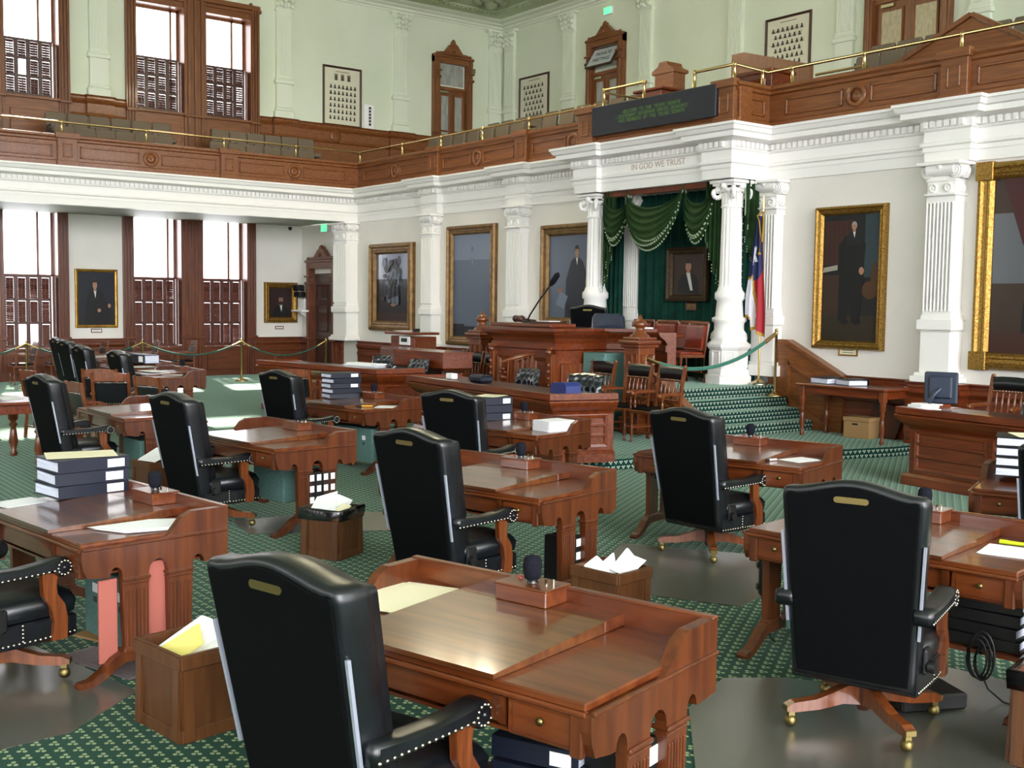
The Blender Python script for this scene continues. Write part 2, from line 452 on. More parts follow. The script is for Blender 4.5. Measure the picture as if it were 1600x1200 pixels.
J.append((-15.7, YR)); mb.sweep(J, WPR)
J = [(-10.3, YR)]
for p in PILX[2:]: J += [(p-.33, YR), (p-.33, YR-.25), (p+.33, YR-.25), (p+.33, YR)]
J.append((8, YR)); mb.sweep(J, WPR)
st('baseboard_rostrum', mb, 'polished wood wainscot along the rostrum wall', 'wainscot')
mb = MB('oak')
UW = [(0, 5.2), (.07, 5.2), (.07, 6.3), (.1, 6.34), (.07, 6.4), (.07, 6.62), (.12, 6.68), (.07, 6.74), (.07, 6.78), (.11, 6.82), (0, 6.82)]
segs = [(-14, 4.36), (7.84, 8.3), (8.76, 9.17), (12.65, 13.12), (13.62, 16.7), (17.3, 18.05)]
for a, b in segs: mb.sweep([(XW, a), (XW, b)], UW)
for a, b in ((8.3, 8.76), (13.12, 13.62), (16.7, 17.3)): mb.sweep([(XW, a-.02), (XW+.12, a-.02), (XW+.12, b+.02), (XW, b+.02)], UW)
for a in (14.6, 7.9-3.7): mb.lathe([(.1, 0), (.17, 0), (.17, .04), (.1, .04)], (XW+.07, a+.3, 6.5), 20, 'x', cap=False)
st('baseboard_gallery', mb, 'oak wainscot behind the gallery seats on the window side', 'wainscot')

# entablature and parapet following the wall, out and round the portico
PX0, PX1, PY = -15.38, -11.69, 13.15
def base_path(j, extra=0):
    p = [(XB, -14), (XB, YR-.03)]
    p += []
    for c in (-21.23, -18.02): p += [(c-.32, 13.9), (c-.32, 13.9-j), (c+.32, 13.9-j), (c+.32, 13.9)]
    p += [(PX0, 13.9), (PX0, PY-j*.7), (PX0+.6, PY-j*.7), (PX0+.6, PY), (PX1-.6, PY), (PX1-.6, PY-j*.7), (PX1, PY-j*.7), (PX1, 13.9)]
    for c in PILX[2:]: p += [(c-.33, 13.9), (c-.33, 13.9-j), (c+.33, 13.9-j), (c+.33, 13.9)]
    p += [(9, 13.9)]
    p[1] = (XB, 13.9)
    return p
mb = MB('white_paint')
ENT = [(-.2, ZA), (0, ZA), (0, 4.1), (.02, 4.1), (.02, 4.16), (.05, 4.18), (.05, 4.215), (.01, 4.23), (.01, 4.37), (.05, 4.39), (.05, 4.5), (.12, 4.52), (.24, 4.54), (.24, 4.615), (.28, 4.63), (.31, 4.69), (.33, 4.7), (.33, ZC), (-.2, ZC)]
pth = base_path(.16)
mb.sweep(pth, ENT)
# dentils
P2 = [Vector(p) for p in pth]
for a, b in zip(P2[:-1], P2[1:]):
    d = (b-a); ln = d.length
    if ln < .12: continue
    d.normalize(); nr = Vector((d.y, -d.x)); s0 = 6.0 if a.y < -10 else 0
    cnt = int((ln-s0)/.105)
    for i in range(cnt):
        q = a + d*(s0+.0525+i*.105) + nr*.075
        if q.x > 1: break
        mb.box((q.x, q.y, 4.455), (.06, .06, .085), math.atan2(d.y, d.x))
mb.box(((PX0+PX1)/2, (PY+YR)/2+.1, 4.3), (PX1-PX0-.4, YR-PY-.1, .6))
st('trim_2', mb, 'white painted entablature with dentils under the gallery and round the portico', 'entablature')
mb = MB('white_paint'); mb.box((XB-.16, -.1, (ZA+ZC)/2), (.3, 27.8, ZC-ZA-.03)); st('trim_3', mb, 'white beam backing the gallery front on the window side', 'beam')

# wood parapet
mb = MB('oak')
PAR = [(-.22, ZC-.02), (.02, ZC-.02), (.02, 4.86), (-.02, 4.88), (-.02, 5.27), (.02, 5.29), (.02, 5.33), (.06, 5.36), (.06, 5.4), (.03, ZP), (-.22, ZP)]
path = [(XB, -14), (XB, 13.9), (PX0, 13.9), (PX0, PY), (PX1, PY), (PX1, 13.9), (9, 13.9)]
mb.sweep(path, PAR)
def onface(face, u, off):   # face: 'L' window side, 'R' rostrum side, 'P' portico front, 'Q' portico return
    return {'L': (XB+off, u), 'R': (u, 13.9-off), 'P': (u, PY-off), 'Q': (PX1+off, u)}[face]
def pbox(face, u0, u1, z0, z1, off, th):
    x, y = onface(face, (u0+u1)/2, off-th/2)
    d = (th, u1-u0, z1-z0) if face in 'LQ' else (u1-u0, th, z1-z0)
    mb.box((x, y, (z0+z1)/2), d, b=min(.008, th*.4))
def mould(face, u0, u1, z0=4.94, z1=5.2, w=.035, off=.012):
    for a, b, c, d in ((u0, u1, z0, z0+w), (u0, u1, z1-w, z1), (u0, u0+w, z0, z1), (u1-w, u1, z0, z1)): pbox(face, a, b, c, d, off, .035)
def ringm(face, u, z=5.07, r=.17):
    x, y = onface(face, u, -.02); ax = 'x' if face == 'L' else 'y'; sg = 1 if face == 'L' else -1
    for r0, r1, h in ((r*.62, r, .035), (.0001, r*.55, .02)):
        mb.lathe([(r1, 0), (r1, sg*h), (r0, sg*h), (r0, 0)], (x, y, z), 28, ax, cap=False)
def post(face, u, w=.4):
    pbox(face, u-w/2, u+w/2, ZC-.02, ZP+.02, .07, .1)
    pbox(face, u-w/2-.05, u+w/2+.05, 5.33, ZP+.03, .12, .12); pbox(face, u-w/2-.02, u+w/2+.02, ZC-.02, 4.87, .09, .1)
    for a, b, c, d in ((-.1, .1, 4.94, 4.97), (-.1, .1, 5.2, 5.23), (-.1, -.07, 4.94, 5.23), (.07, .1, 4.94, 5.23)): pbox(face, u+a, u+b, c, d, .09, .04)
LP = (-.3, 3.3, 6.9, 10.5)
for p in LP: post('L', p)
for a, b in zip(LP, LP[1:]+(13.85,)):
    c = (a+b)/2
    mould('L', a+.28, c-.24); mould('L', c+.24, b-.28); ringm('L', c)
RP = (-24.75, -21.23, -18.02, PX0)
for p in RP[1:3]: post('R', p)
for a, b in zip(RP, RP[1:]):
    c = (a+b)/2 if b != PX0 else -16.45
    mould('R', a+.3, c-.22); mould('R', c+.22, b-.3); ringm('R', c)
post('P', PX0+.22); post('P', PX1-.22)
pbox('Q', PY+.02, PY+.3, ZC, 5.4, .03, .05); mould('Q', 13.4, 13.78)
RP = (PX1, -8.52, -5.3, -2.1, 1.1)
for p in RP[1:]: post('R', p)
for a, b in zip(RP, RP[1:]):
    c = (a+b)/2; mould('R', a+.3, c-.24); mould('R', c+.24, b-.3); ringm('R', c)
st('trim_4', mb, 'panelled oak parapet with round bosses along the gallery front', 'parapet')

# ---------------------------------------------------------------- windows
def shutter_leaf(w, h, open_panel=None, tilt=1.2, sm='redwood_upright'):
    mb = MB(sm); t = .035; s_ = .045
    mb.box((s_/2, 0, h/2), (s_, t, h)); mb.box((w-s_/2, 0, h/2), (s_, t, h))
    for i in range(4):
        z = .03 + (h-.06)*i/3; mb.box((w/2, 0, z), (w-2*s_, t, .06))
    for i in range(3):
        if open_panel == i: continue
        z0 = .06+(h-.06)*i/3; z1 = (h-.06)*(i+1)/3-.012; tl = tilt - (.22 if random.random() < .14 else 0)
        n = int((z1-z0)/.052)
        for k in range(n):
            a = tl + random.uniform(-.08, .08)
            mb.box((w/2, 0, z0+(k+.5)*(z1-z0)/n), (w-2*s_-.01, .06, .007), R=Matrix.Rotation(a, 3, 'X'))
        mb.box((w/2, -.03, (z0+z1)/2), (.012, .012, (z1-z0)*.9))
    return mb
def window_pair(num, y0, z0, zs0, zs1, zt, ztop, lab, wood_m, crest=False, openp=()):
    w = T(f'window_{num}', lab, 'window', (XW, y0, z0), rad(90), kind='structure')
    H = ztop-z0; v = wood_m+'_upright'
    mb = MB(v)
    for a, b in ((0, .25), (PW/2-.29, PW/2+.29), (PW-.25, PW)):
        mb.box(((a+b)/2, .12, H/2), (b-a, .5, H)); c = (a+b)/2; ww = b-a
        for q in (.2, .5, .8):
            mb.box((a+ww*q, -.15, H/2), (ww*.14, .06, H-.02), b=.01)
        mb.box((c, -.16, min(1.0, H*.28)), (ww+.04, .1, .07), b=.01)
        mb.ball((a+.02, -.17, min(1.0, H*.28)), .045, 8, 5); mb.ball((b-.02, -.17, min(1.0, H*.28)), .045, 8, 5)
    for a, b in ((.25, PW/2-.29), (PW/2+.29, PW-.25)):
        mb.box(((a+b)/2, .12, (zs0-z0)/2), (b-a, .4, zs0-z0), m=wood_m)
        mb.box(((a+b)/2, -.1, (zs0-z0)*.45), (b-a-.2, .06, (zs0-z0)*.5), b=.01, m=wood_m)
        mb.box(((a+b)/2, -.13, zs0-z0-.04), (b-a, .1, .05), m=wood_m)
        mb.box(((a+b)/2, .15, (zt-z0+H)/2), (b-a, .44, H-(zt-z0)), m=wood_m)
    mb.box((PW/2, -.12, H-.05), (PW+.02, .14, .12), b=.015, m=wood_m); mb.box((PW/2, -.1, H-.17), (PW, .08, .05), m=wood_m)
    if crest:
        mb.prism([(-.75, 0), (-.6, .06), (-.35, .09), (-.18, .22), (0, .27), (.18, .22), (.35, .09), (.6, .06), (.75, 0)], (PW/2, -.14, H), X, Z, (0, .1, 0), m=wood_m)
        for q in (0, PW): mb.ball((q, -.14, H-.12), .06, 8, 5)
        mb.ball((PW-.25, -.16, H+.02), .05, 8, 5); mb.ball((.25, -.16, H+.02), .05, 8, 5)
    f = O('window_frame', mb, w)
    for i, (a, b) in enumerate(((.25, PW/2-.29), (PW/2+.29, PW-.25))):
        g = MB('glass'); g.box(((a+b)/2, .31, (zs0-z0+zt-z0)/2), (b-a, .006, zt-zs0)); O('pane', g, w)
        sm_ = MB(v)
        for q in (a+.03, (a+b)/2+.25 if i else b-.2, b-.03): sm_.box((q, .3, (zs0+zt)/2-z0), (.05, .05, zt-zs0))
        sm_.box(((a+b)/2, .3, zt-z0-.03), (b-a, .05, .06)); sm_.box(((a+b)/2, .3, zs1-z0+.3-.3), (b-a, .05, .05))
        O('sash', sm_, w)
        lw = (b-a-.14)/4
        for k in range(4):
            op = None
            for (ii, kk, pp) in openp:
                if (ii, kk) == (i, k): op = pp
            o = O('shutter_leaf', shutter_leaf(lw-.003, zs1-zs0, op, 1.2, 'shadow_wood' if wood_m == 'oak' else 'shutter_wood'), w); o.location = (a+.01+k*lw, .0, zs0-z0)
        fold = MB(v)
        for q in range(3): fold.box((b-.1+.03*q, .02+.05*q, (zs0+zs1)/2-z0), (.022, .12, zs1-zs0-.04), b=.005)
        O('folded_shutter', fold, w)
    return w
window_pair(1, PAIRS_LO[0], .0, .79, 2.5, 4.15, 4.2, 'lower left tall window pair, one shutter louvre panel missing', 'redwood', openp=((1, 2, 0), (1, 1, 0)))
window_pair(2, PAIRS_LO[1], .0, .79, 2.5, 4.15, 4.2, 'lower tall window pair with red wood shutters between the two small portraits', 'redwood')
window_pair(3, PAIRS_UP[0], 5.6, 6.66, 7.96, 9.25, 9.6, 'upper left gallery window pair with one louvre panel open', 'oak', True, openp=((1, 1, 1), (0, 2, 0)))
window_pair(4, PAIRS_UP[1], 5.6, 6.66, 7.96, 9.25, 9.6, 'upper gallery window pair with dark half shutters and carved crest', 'oak', True)

# ---------------------------------------------------------------- doors
def door_case(num, loc, rz, w, h, zc, lab, wm, kind):
    d = T(f'door_{num}', lab, 'door', loc, rz, kind='structure')
    v = wm+'_upright'; mb = MB(v); cw = .2
    for sx in (-1, 1):
        x = sx*(w/2-cw/2)
        mb.box((x, -.06, h/2), (cw, .2, h)); mb.box((x, -.17, h/2), (cw*.45, .05, h-.1), b=.012)
        for zz in (.95, h*.8):
            mb.box((x, -.15, zz), (cw+.05, .14, .06), b=.012); mb.ball((x+sx*cw*.55, -.16, zz), .05, 8, 5)
        mb.box((x, -.15, h*.86), (cw+.08, .14, .05), b=.01); mb.ball((x, -.15, h+.04), .05, 8, 5)
    mb.box((0, -.06, h-.1), (w, .22, .24), m=wm); mb.box((0, -.16, h-.03), (w+.06, .1, .07), b=.015, m=wm); mb.box((0, -.17, h-.2), (w-.3, .04, .03), m=wm)
    hw = w/2*.92; ch = zc-h
    mb.prism([(-hw, 0), (-hw, ch*.1), (-hw*.75, ch*.2), (-hw*.5, ch*.22), (-hw*.36, ch*.45), (-hw*.2, ch*.72), (-hw*.1, ch*.78), (-hw*.06, ch*.95), (0, ch),
              (hw*.06, ch*.95), (hw*.1, ch*.78), (hw*.2, ch*.72), (hw*.36, ch*.45), (hw*.5, ch*.22), (hw*.75, ch*.2), (hw, ch*.1), (hw, 0)], (0, -.17, h), X, Z, (0, .13, 0), m=wm)
    mb.ball((0, -.12, zc-.02), ch*.12, 8, 6); mb.ball((0, -.18, h+ch*.35), ch*.14, 10, 5, sz=1)
    O('door_frame', mb, d)
    iw = w-2*cw
    if kind == 'open':
        b = MB('black'); b.box((0, .06, h/2-.1), (iw, .02, h-.2)); O('doorway_shade', b, d)  # black sheet stands in for the shade inside the doorway
        p = MB('dark_wood'); p.box((-iw*.12, .02, (h-.35)/2), (iw*.74, .05, h-.35))
        for zz, hh in ((.55, .8), (1.5, .7), (2.2, .4)): p.frame(iw*.5, hh, [(0, 0), (0, .03), (.05, .01), (.05, 0)], (-iw*.37, -.005, zz-hh/2))
        O('door_leaf', p, d)
    else:
        p = MB(v)
        n = 2 if kind == 'glazed' else 4
        zt = h-.95 if kind != 'double' else h-.9
        p.box((0, .0, zt/2), (iw, .05, zt))
        for q in range(n):
            x = -iw/2 + iw*(q+.5)/n
            if kind == 'double' and q in (0, 3): continue
        p.frame(iw*.9, .9, [(0, 0), (0, .03), (.06, .01), (.06, 0)], (-iw*.45, -.025, .15))
        p.box((0, -.03, zt+.02), (iw, .08, .09), m=wm)
        O('door_leaf', p, d)
        k = 2
        for q in range(k):
            x = -iw/2 + iw*(q+.5)/k
            g = MB('frosted_warm' if kind == 'double' else 'frosted'); gw = iw*.3 if kind == 'double' else iw*.26
            g.box((x, -.028, zt*.66), (gw, .02, zt*.5)); O('glass', g, d)
            fr = MB(v); fr.frame(gw+.1, zt*.5+.1, [(0, 0), (0, .03), (.05, .02), (.05, 0)], (x-gw/2-.05, -.025, zt*.41-.05)); O('moulding', fr, d)
        if kind == 'sign':
            tr = MB('frosted_sign'); R_ = Matrix.Rotation(rad(-32), 3, 'X')
            tr.box((0, -.2, zt+.42), (iw*.96, .02, .6), R=R_)
            o = O('transom_light', tr, d)
            fr = MB('dark_wood')
            for a, b2 in ((0, -.31), (0, .31)): fr.box((0, -.2-b2*sin(rad(-32))*1, zt+.42+b2*cos(rad(32))), (iw*.98, .04, .04), R=R_)
            for sx in (-1, 1): fr.box((sx*iw*.48, -.2, zt+.42), (.04, .04, .66), R=R_)
            O('transom_frame', fr, d)
            for tx, zz in (('PRIVATE', .1), ('MEETING', -.1)):
                text_mesh('lettering', tx, .17, 'ink', d, (0, -.2+zz*sin(rad(32))-.016, zt+.42+zz*cos(rad(32))), (rad(90-32), 0, 0))
        else:
            g = MB('frosted'); g.box((0, 0, zt+.42), (iw*.9, .02, .6)); O('transom_light', g, d)
        hd = MB('brass'); hd.box((iw*.42, -.06, 1.05), (.05, .03, .2), b=.01); hd.ball((iw*.42, -.09, 1.07), .035); O('door_handle', hd, d)
        hg = MB('brass_dull')
        for zz in (.4, 1.2, 2.0): hg.box((iw*.49, -.04, zz), (.025, .03, .14))
        hg.box((-iw*.3, -.07, zt-.1), (.3, .05, .06), m='nail'); O('hinges', hg, d)
    return d
def text_mesh(name, body, size, m, parent, loc, rot, ext=.002, align='CENTER', sx=1):
    cu = bpy.data.curves.new(name, 'FONT'); cu.body = body; cu.size = size; cu.align_x = align; cu.align_y = 'CENTER'; cu.extrude = ext; cu.resolution_u = 3
    t = bpy.data.objects.new(name, cu); C.objects.link(t)
    bpy.context.view_layer.update()
    me = bpy.data.meshes.new_from_object(t.evaluated_get(bpy.context.evaluated_depsgraph_get()))
    bpy.data.objects.remove(t)
    me.materials.clear(); me.materials.append(MAT[m])
    o = bpy.data.objects.new(name, me); C.objects.link(o); o.parent = parent; o.location = loc; o.rotation_euler = rot; o.scale = (sx, 1, 1)
    return o
door_case(1, (-26.5, YR, 0), 0, 1.6, 3.05, 3.42, 'dark open doorway with carved pediment in the far corner under the gallery', 'redwood', 'open')
door_case(2, (XW, 18.78, 6.0), rad(90), 1.36, 3.2, 3.66, 'oak gallery door with frosted panes on the window side', 'oak', 'glazed')
door_case(3, (-23.08, YB, 6.0), 0, 1.46, 3.22, 3.62, 'oak gallery door with tilted white transom sign behind the portico', 'oak', 'sign')
door_case(4, (-13.8, YB, 6.0), 0, 2.0, 3.3, 3.9, 'double oak gallery door with warm frosted panes above the standing portrait', 'oak', 'double')
# ================================================================ pilasters and columns
def scroll(mb, c, r, ax='y', sg=-1, th=.08):
    for rr, h in ((r, th), (r*.72, th+.015), (r*.42, th+.03)):
        mb.lathe([(rr, 0), (rr, sg*h), (rr*.82, sg*h), (rr*.8, sg*(h-.012)), (.001, sg*(h-.012))], c, 20, ax, cap=False)
def rosette(mb, c, r, ax='y', sg=-1):
    mb.lathe([(r, 0), (r, sg*.03), (r*.65, sg*.03), (r*.6, sg*.012), (r*.3, sg*.015), (r*.25, sg*.03), (.001, sg*.035)], c, 16, ax, cap=False)
def pilaster(loc, label, w=.42, d=.24, rz=0, group=None, z0=.99, side=True, corner=False):
    t = T('pilaster', label, 'pilaster', loc, rz, group); h = w/2
    mb = MB('white_paint')
    # stacked base blocks
    for a, b, e in ((z0, 1.07, .1), (1.07, 1.12, .06), (1.12, 1.68, .015), (1.68, 1.70, .03), (1.70, 1.84, .055), (1.84, 1.9, .02)):
        mb.box((0, -d/2-e/2, (a+b)/2), (w+2*e, d+e, b-a), b=.008)
    O('base', mb, t)
    mb = MB('white_paint'); mb.box((0, -d/2+.01, 2.7), (w-.03, d-.03, 1.62))
    n = 7
    for i in range(n+1): mb.box((-h+.02+(w-.04)*i/n, -d-.004, 2.68), (.024, .05, 1.46), b=.008)
    for a in (1.9+.03, 3.45): mb.box((0, -d/2, a), (w, d, .09))
    if side:
        for sx in (-1, 1): mb.box((sx*(h-.014), -d/2, 2.66), (.02, d*.55, 1.4))
    O('shaft', mb, t)
    mb = MB('white_paint')
    mb.box((0, -d/2-.025, 3.51), (w+.05, d+.05, .035), b=.01); mb.box((0, -d/2, 3.6), (w-.01, d, .18))
    for q in (-.11, .11): rosette(mb, (q*w/.42, -d, 3.6), .06)
    mb.box((0, -d/2-.01, 3.7), (w+.02, d+.02, .03), b=.008)
    mb.box((0, -d/2, 3.79), (w-.04, d-.02, .16)); mb.lathe([(.1, -.2), (.1, .2)], (0, -d+.02, 3.85), 12, 'x')
    for q in (-1, 1):
        scroll(mb, (q*(h-.01), -d+.06, 3.82), .1)
        mb.lathe([(.085, -.0), (.085, d*.8)], (q*(h-.01), -d+.05, 3.82), 14, 'y')
    for i in range(7): mb.ball((-.12+.04*i, -d-.03, 3.86-.03*cos((i-3)*.5)), .026, 6, 4)
    mb.ball((0, -d-.05, 3.88), .05, 8, 5)
    mb.box((0, -d/2-.06, 3.92), (w+.22, d+.12, .05), b=.012)
    rosette(mb, (h, -d/2, 3.6), .06, 'x', 1); scroll(mb, (h+.02, -d/2, 3.82), .1, 'x', 1, .05)
    O('capital', mb, t)
    return t
pilaster((-21.23, YR, 0), 'white fluted pilaster between the glossy dark landscape and the blue-grey portrait')
pilaster((-18.02, YR, 0), 'white fluted pilaster between the two blue-grey standing portraits')
pilaster((-11.57, YR, 0), 'white fluted pilaster directly behind the flag', d=.2, z0=.9)
pilaster((-14.72, YR, 0), 'white pilaster seen between the green drapes, in shade', w=.4, d=.16, z0=.9)
pilaster((-8.52, YR, 0), 'white fluted pilaster between the gilt standing portrait and the largest gilt frame', d=.28)
pilaster((-5.3, YR, 0), 'white fluted pilaster beyond the largest gilt frame', d=.28)
t = pilaster((-25.1, YR, 0), 'broad white corner pier carrying the gallery corner beside the dark doorway', w=.66, d=.33)

def flat_pilaster(wall, u, label, w=.5, z0=6.82):
    t = T('wall_pilaster', label, 'pilaster', (XW, u, 0) if wall == 'w' else (u, YB, 0), rad(90) if wall == 'w' else 0)
    mb = MB('green_trim'); d = .1
    mb.box((0, -d/2, (z0+9.7)/2), (w-.06, d, 9.7-z0)); mb.box((0, -d/2-.02, z0+.1), (w+.06, d+.06, .2), b=.02); mb.box((0, -d/2-.01, z0+.25), (w, d+.03, .1), b=.03)
    mb.box((0, -d/2-.02, 7.78), (w+.04, d+.05, .1), b=.012); mb.box((0, -d/2-.01, 7.86), (w, d+.02, .07), b=.02); mb.box((0, -d/2-.005, 9.65), (w, d+.02, .05))
    for i in range(8): mb.box((-w/2+.06+(w-.12)*i/7, -d-.004, 8.75), (.025, .02, 1.6))
    O('shaft', mb, t)
    mb = MB('green_trim')
    mb.box((0, -d/2-.02, 10.16), (w+.22, d+.16, .07), b=.015); mb.box((0, -d/2, 9.92), (w-.04, d+.04, .46))
    for r_ in range(3):
        for i in range(5):
            mb.ball((-w/2+.04+(w-.08)*i/4, -d-.05-.02*r_, 9.76+.14*r_+.03*(i % 2)), .065, 8, 5)
    for q in (-1, 1): scroll(mb, (q*(w/2+.02), -d-.04, 10.06), .08)
    O('capital', mb, t)
flat_pilaster('w', 8.53, 'pale green flat pilaster between the two upper window pairs')
flat_pilaster('w', 13.37, 'pale green flat pilaster just past the crested upper window pair')
flat_pilaster('w', 17.0, 'pale green pilaster between the tall photo board and the gallery door')
flat_pilaster('w', 20.35, 'pale green corner pilaster beyond the window-side gallery door')
flat_pilaster('r', -27.45, 'pale green corner pilaster on the rear gallery wall')
flat_pilaster('r', -24.68, 'pale green pilaster between the smaller photo board and the transom-sign door')
flat_pilaster('r', -21.55, 'pale green pilaster past the transom-sign door')
flat_pilaster('r', -18.48, 'pale green pilaster before the photo board above the portico return')
flat_pilaster('r', -15.34, 'pale green pilaster between the large photo board and the double door')
flat_pilaster('r', -12.2, 'pale green pilaster beyond the double gallery door')

def column(loc, label):
    t = T('column', label, 'column', loc)
    p = MB('white_paint'); n = 8; a0 = PI/8
    p.lathe([(.38, .0), (.38, .12), (.34, .15), (.34, .2), (.31, .24), (.31, .52), (.34, .55), (.36, .58), (.36, .62), (.3, .66), (.29, .7)], (0, 0, 0), 8, sm=False, a0=a0)
    for k in range(8):
        a = k*PI/4; q = MB('white_paint')
        p.M = Matrix.Rotation(a, 4, 'Z'); p.frame(.15, .26, [(0, 0), (0, .012), (.02, .004), (.02, 0)], (-.075, -.287, .25))
    p.M = Matrix(); O('pedestal', p, t)
    s = MB('white_paint')
    s.lathe([(.29, .7), (.28, .78), (.235, .84), (.235, .95), (.27, .98), (.27, 1.03), (.22, 1.05), (.2, 1.3), (.235, 1.33), (.235, 1.42), (.2, 1.46), (.18, 1.52)], n=24)
    rings = []
    for z, r in ((1.52, .175), (1.56, .172), (2.6, .16), (2.72, .158), (2.76, .16)):
        rings.append([((r-(.012 if (k % 4) < 2 else 0))*cos(2*PI*k/64), (r-(.012 if (k % 4) < 2 else 0))*sin(2*PI*k/64), z) for k in range(64)])
    s.loft(rings, False); O('shaft', s, t)
    c = MB('white_paint')
    c.lathe([(.165, 2.74), (.18, 2.76), (.165, 2.79), (.155, 2.8), (.15, 2.98), (.18, 3.02), (.19, 3.05)], n=24)
    for k in range(16): c.box((.157*cos(k*PI/8), .157*sin(k*PI/8), 2.88), (.022, .022, .17), k*PI/8)
    for k in range(4):
        a = PI/4 + k*PI/2; c.M = Matrix.Rotation(a, 4, 'Z')
        for i in range(14):
            q = i/13*1.6*PI; r = .1*(1-.42*i/13)
            c.ball((.24+r*cos(q+PI*.55)*.9, 0, 2.98+r*sin(q+PI*.55)), .038, 8, 5)
        c.box((.2, 0, 3.02), (.16, .09, .1), b=.03)
        c.M = Matrix.Rotation(a+PI/4, 4, 'Z')
        for i in range(5): c.ball((.17, -.08+.04*i, 3.0+.03*(1-abs(i-2)/2)), .03, 6, 4)
        c.ball((.2, 0, 3.08), .06, 8, 5)
    c.M = Matrix()
    c.box((0, 0, 3.14), (.52, .52, .05), b=.012); c.box((0, 0, 3.1), (.44, .44, .04))
    O('capital', c, t)
    return t
column((-11.93, 13.36, .77), 'white fluted portico column on an octagonal pedestal beside the flag')
column((-15.12, 13.36, .77), 'white fluted portico column behind the rostrum bench')

# ================================================================ frames and portraits
def ell(cx, cy, rx, ry, n=20): return [(cx+rx*cos(2*PI*i/n), cy+ry*sin(2*PI*i/n)) for i in range(n)]
def bust(cx, cy, s, suit='cv_suit', skin='cv_skin', hair='cv_hair', shirt='cv_shirt', drop=3.2):
    return [(suit, [(cx-1.7*s, cy-drop*s), (cx-1.6*s, cy-1.8*s), (cx-1.1*s, cy-1.2*s), (cx-.45*s, cy-.85*s), (cx+.45*s, cy-.85*s), (cx+1.15*s, cy-1.2*s), (cx+1.65*s, cy-1.9*s), (cx+1.75*s, cy-drop*s)]),
            (shirt, [(cx-.3*s, cy-.8*s), (cx+.3*s, cy-.8*s), (cx+.1*s, cy-2.0*s)]),
            (skin, [(cx-.25*s, cy-.95*s), (cx+.25*s, cy-.95*s), (cx+.25*s, cy-.4*s), (cx-.25*s, cy-.4*s)]),
            (hair, ell(cx, cy+.15*s, .56*s, .72*s)), (skin, ell(cx, cy-.08*s, .46*s, .62*s)),
            (hair, ell(cx, cy+.5*s, .46*s, .22*s)),
            (suit, [(cx-.14*s, cy-.93*s), (cx+.14*s, cy-.83*s), (cx+.14*s, cy-.93*s), (cx-.14*s, cy-.83*s)]),
            ('cv_skin2', [(cx-.2*s, cy-.38*s), (cx+.2*s, cy-.38*s), (cx, cy-.43*s)]), ('cv_skin2', [(cx-.06*s, cy+.1*s), (cx+.03*s, cy+.1*s), (cx+.08*s, cy-.2*s)]),
            ('cv_hair', ell(cx-.18*s, cy+.05*s, .07*s, .04*s, 8)), ('cv_hair', ell(cx+.18*s, cy+.05*s, .07*s, .04*s, 8))]
def painting(label, wall, u, z, w, h, fw, fm, bg, shapes, depth=.07, name='painting', tilt=0, corner=False, loc=None):
    loc = loc or ((XW, u, z) if wall == 'w' else (u, YR, z))
    t = T(name, label, 'painting' if name == 'painting' else 'photo board', loc, rad(90) if wall == 'w' else 0)
    if tilt: t.rotation_euler = (rad(tilt), 0, t.rotation_euler[2])
    f = MB(fm)
    f.frame(w, h, [(0, 0), (0, depth*.6), (fw*.12, depth*.95), (fw*.3, depth), (fw*.42, depth*.7), (fw*.62, depth*.62), (fw*.7, depth*.75), (fw*.82, depth*.7), (fw, depth*.3), (fw, 0)])
    if corner:
        for x in (fw*.5, w-fw*.5):
            for y in (fw*.5, h-fw*.5): f.box((x, -depth*.5, y), (fw*1.12, depth*1.1, fw*1.12), b=.01)
    O('frame', f, t)
    c = MB(bg); W, H = w-2*fw+.01, h-2*fw+.01
    c.box((w/2, -.012, h/2), (W, .02, H))
    for i, (m, poly) in enumerate(shapes):
        y = -.0225 - .0004*i
        c.add([(fw+W*px, y, fw+H*py) for px, py in poly], [tuple(range(len(poly)))], False, m)
    O('canvas', c, t)
    return t
def asp(shapes, k):   # squeeze in x so figures keep their proportions on tall canvases
    return [(m, [((p[0]-.5)*k+.5, p[1]) for p in poly]) for m, poly in shapes]
R01 = lambda a, b, c, d: [(a, c), (b, c), (b, d), (a, d)]
painting('small gilt-framed seated portrait in a dark robe between the lower window pairs', 'w', 7.9, 1.25, 1.02, 1.43, .08, 'gilt_flat', 'cv_navy',
         [('cv_dark', R01(0, 1, 0, .16))] + [('cv_black', [(.16, .02), (.2, .42), (.3, .66), (.62, .66), (.8, .42), (.88, .3), (.9, .02)])] + bust(.45, .76, .13, 'cv_black', 'cv_skin') + [('cv_skin', ell(.56, .27, .05, .035)), ('cv_skin', ell(.84, .36, .04, .04))], .05)
painting('small portrait of a bearded man in a broad gilt frame beside the corner doorway', 'w', 12.8, 1.37, .97, 1.09, .16, 'gilt', 'cv_maroon',
         bust(.5, .6, .21, 'cv_black', 'cv_skin2') + [('cv_hair', ell(.5, .48, .09, .06))], .09)
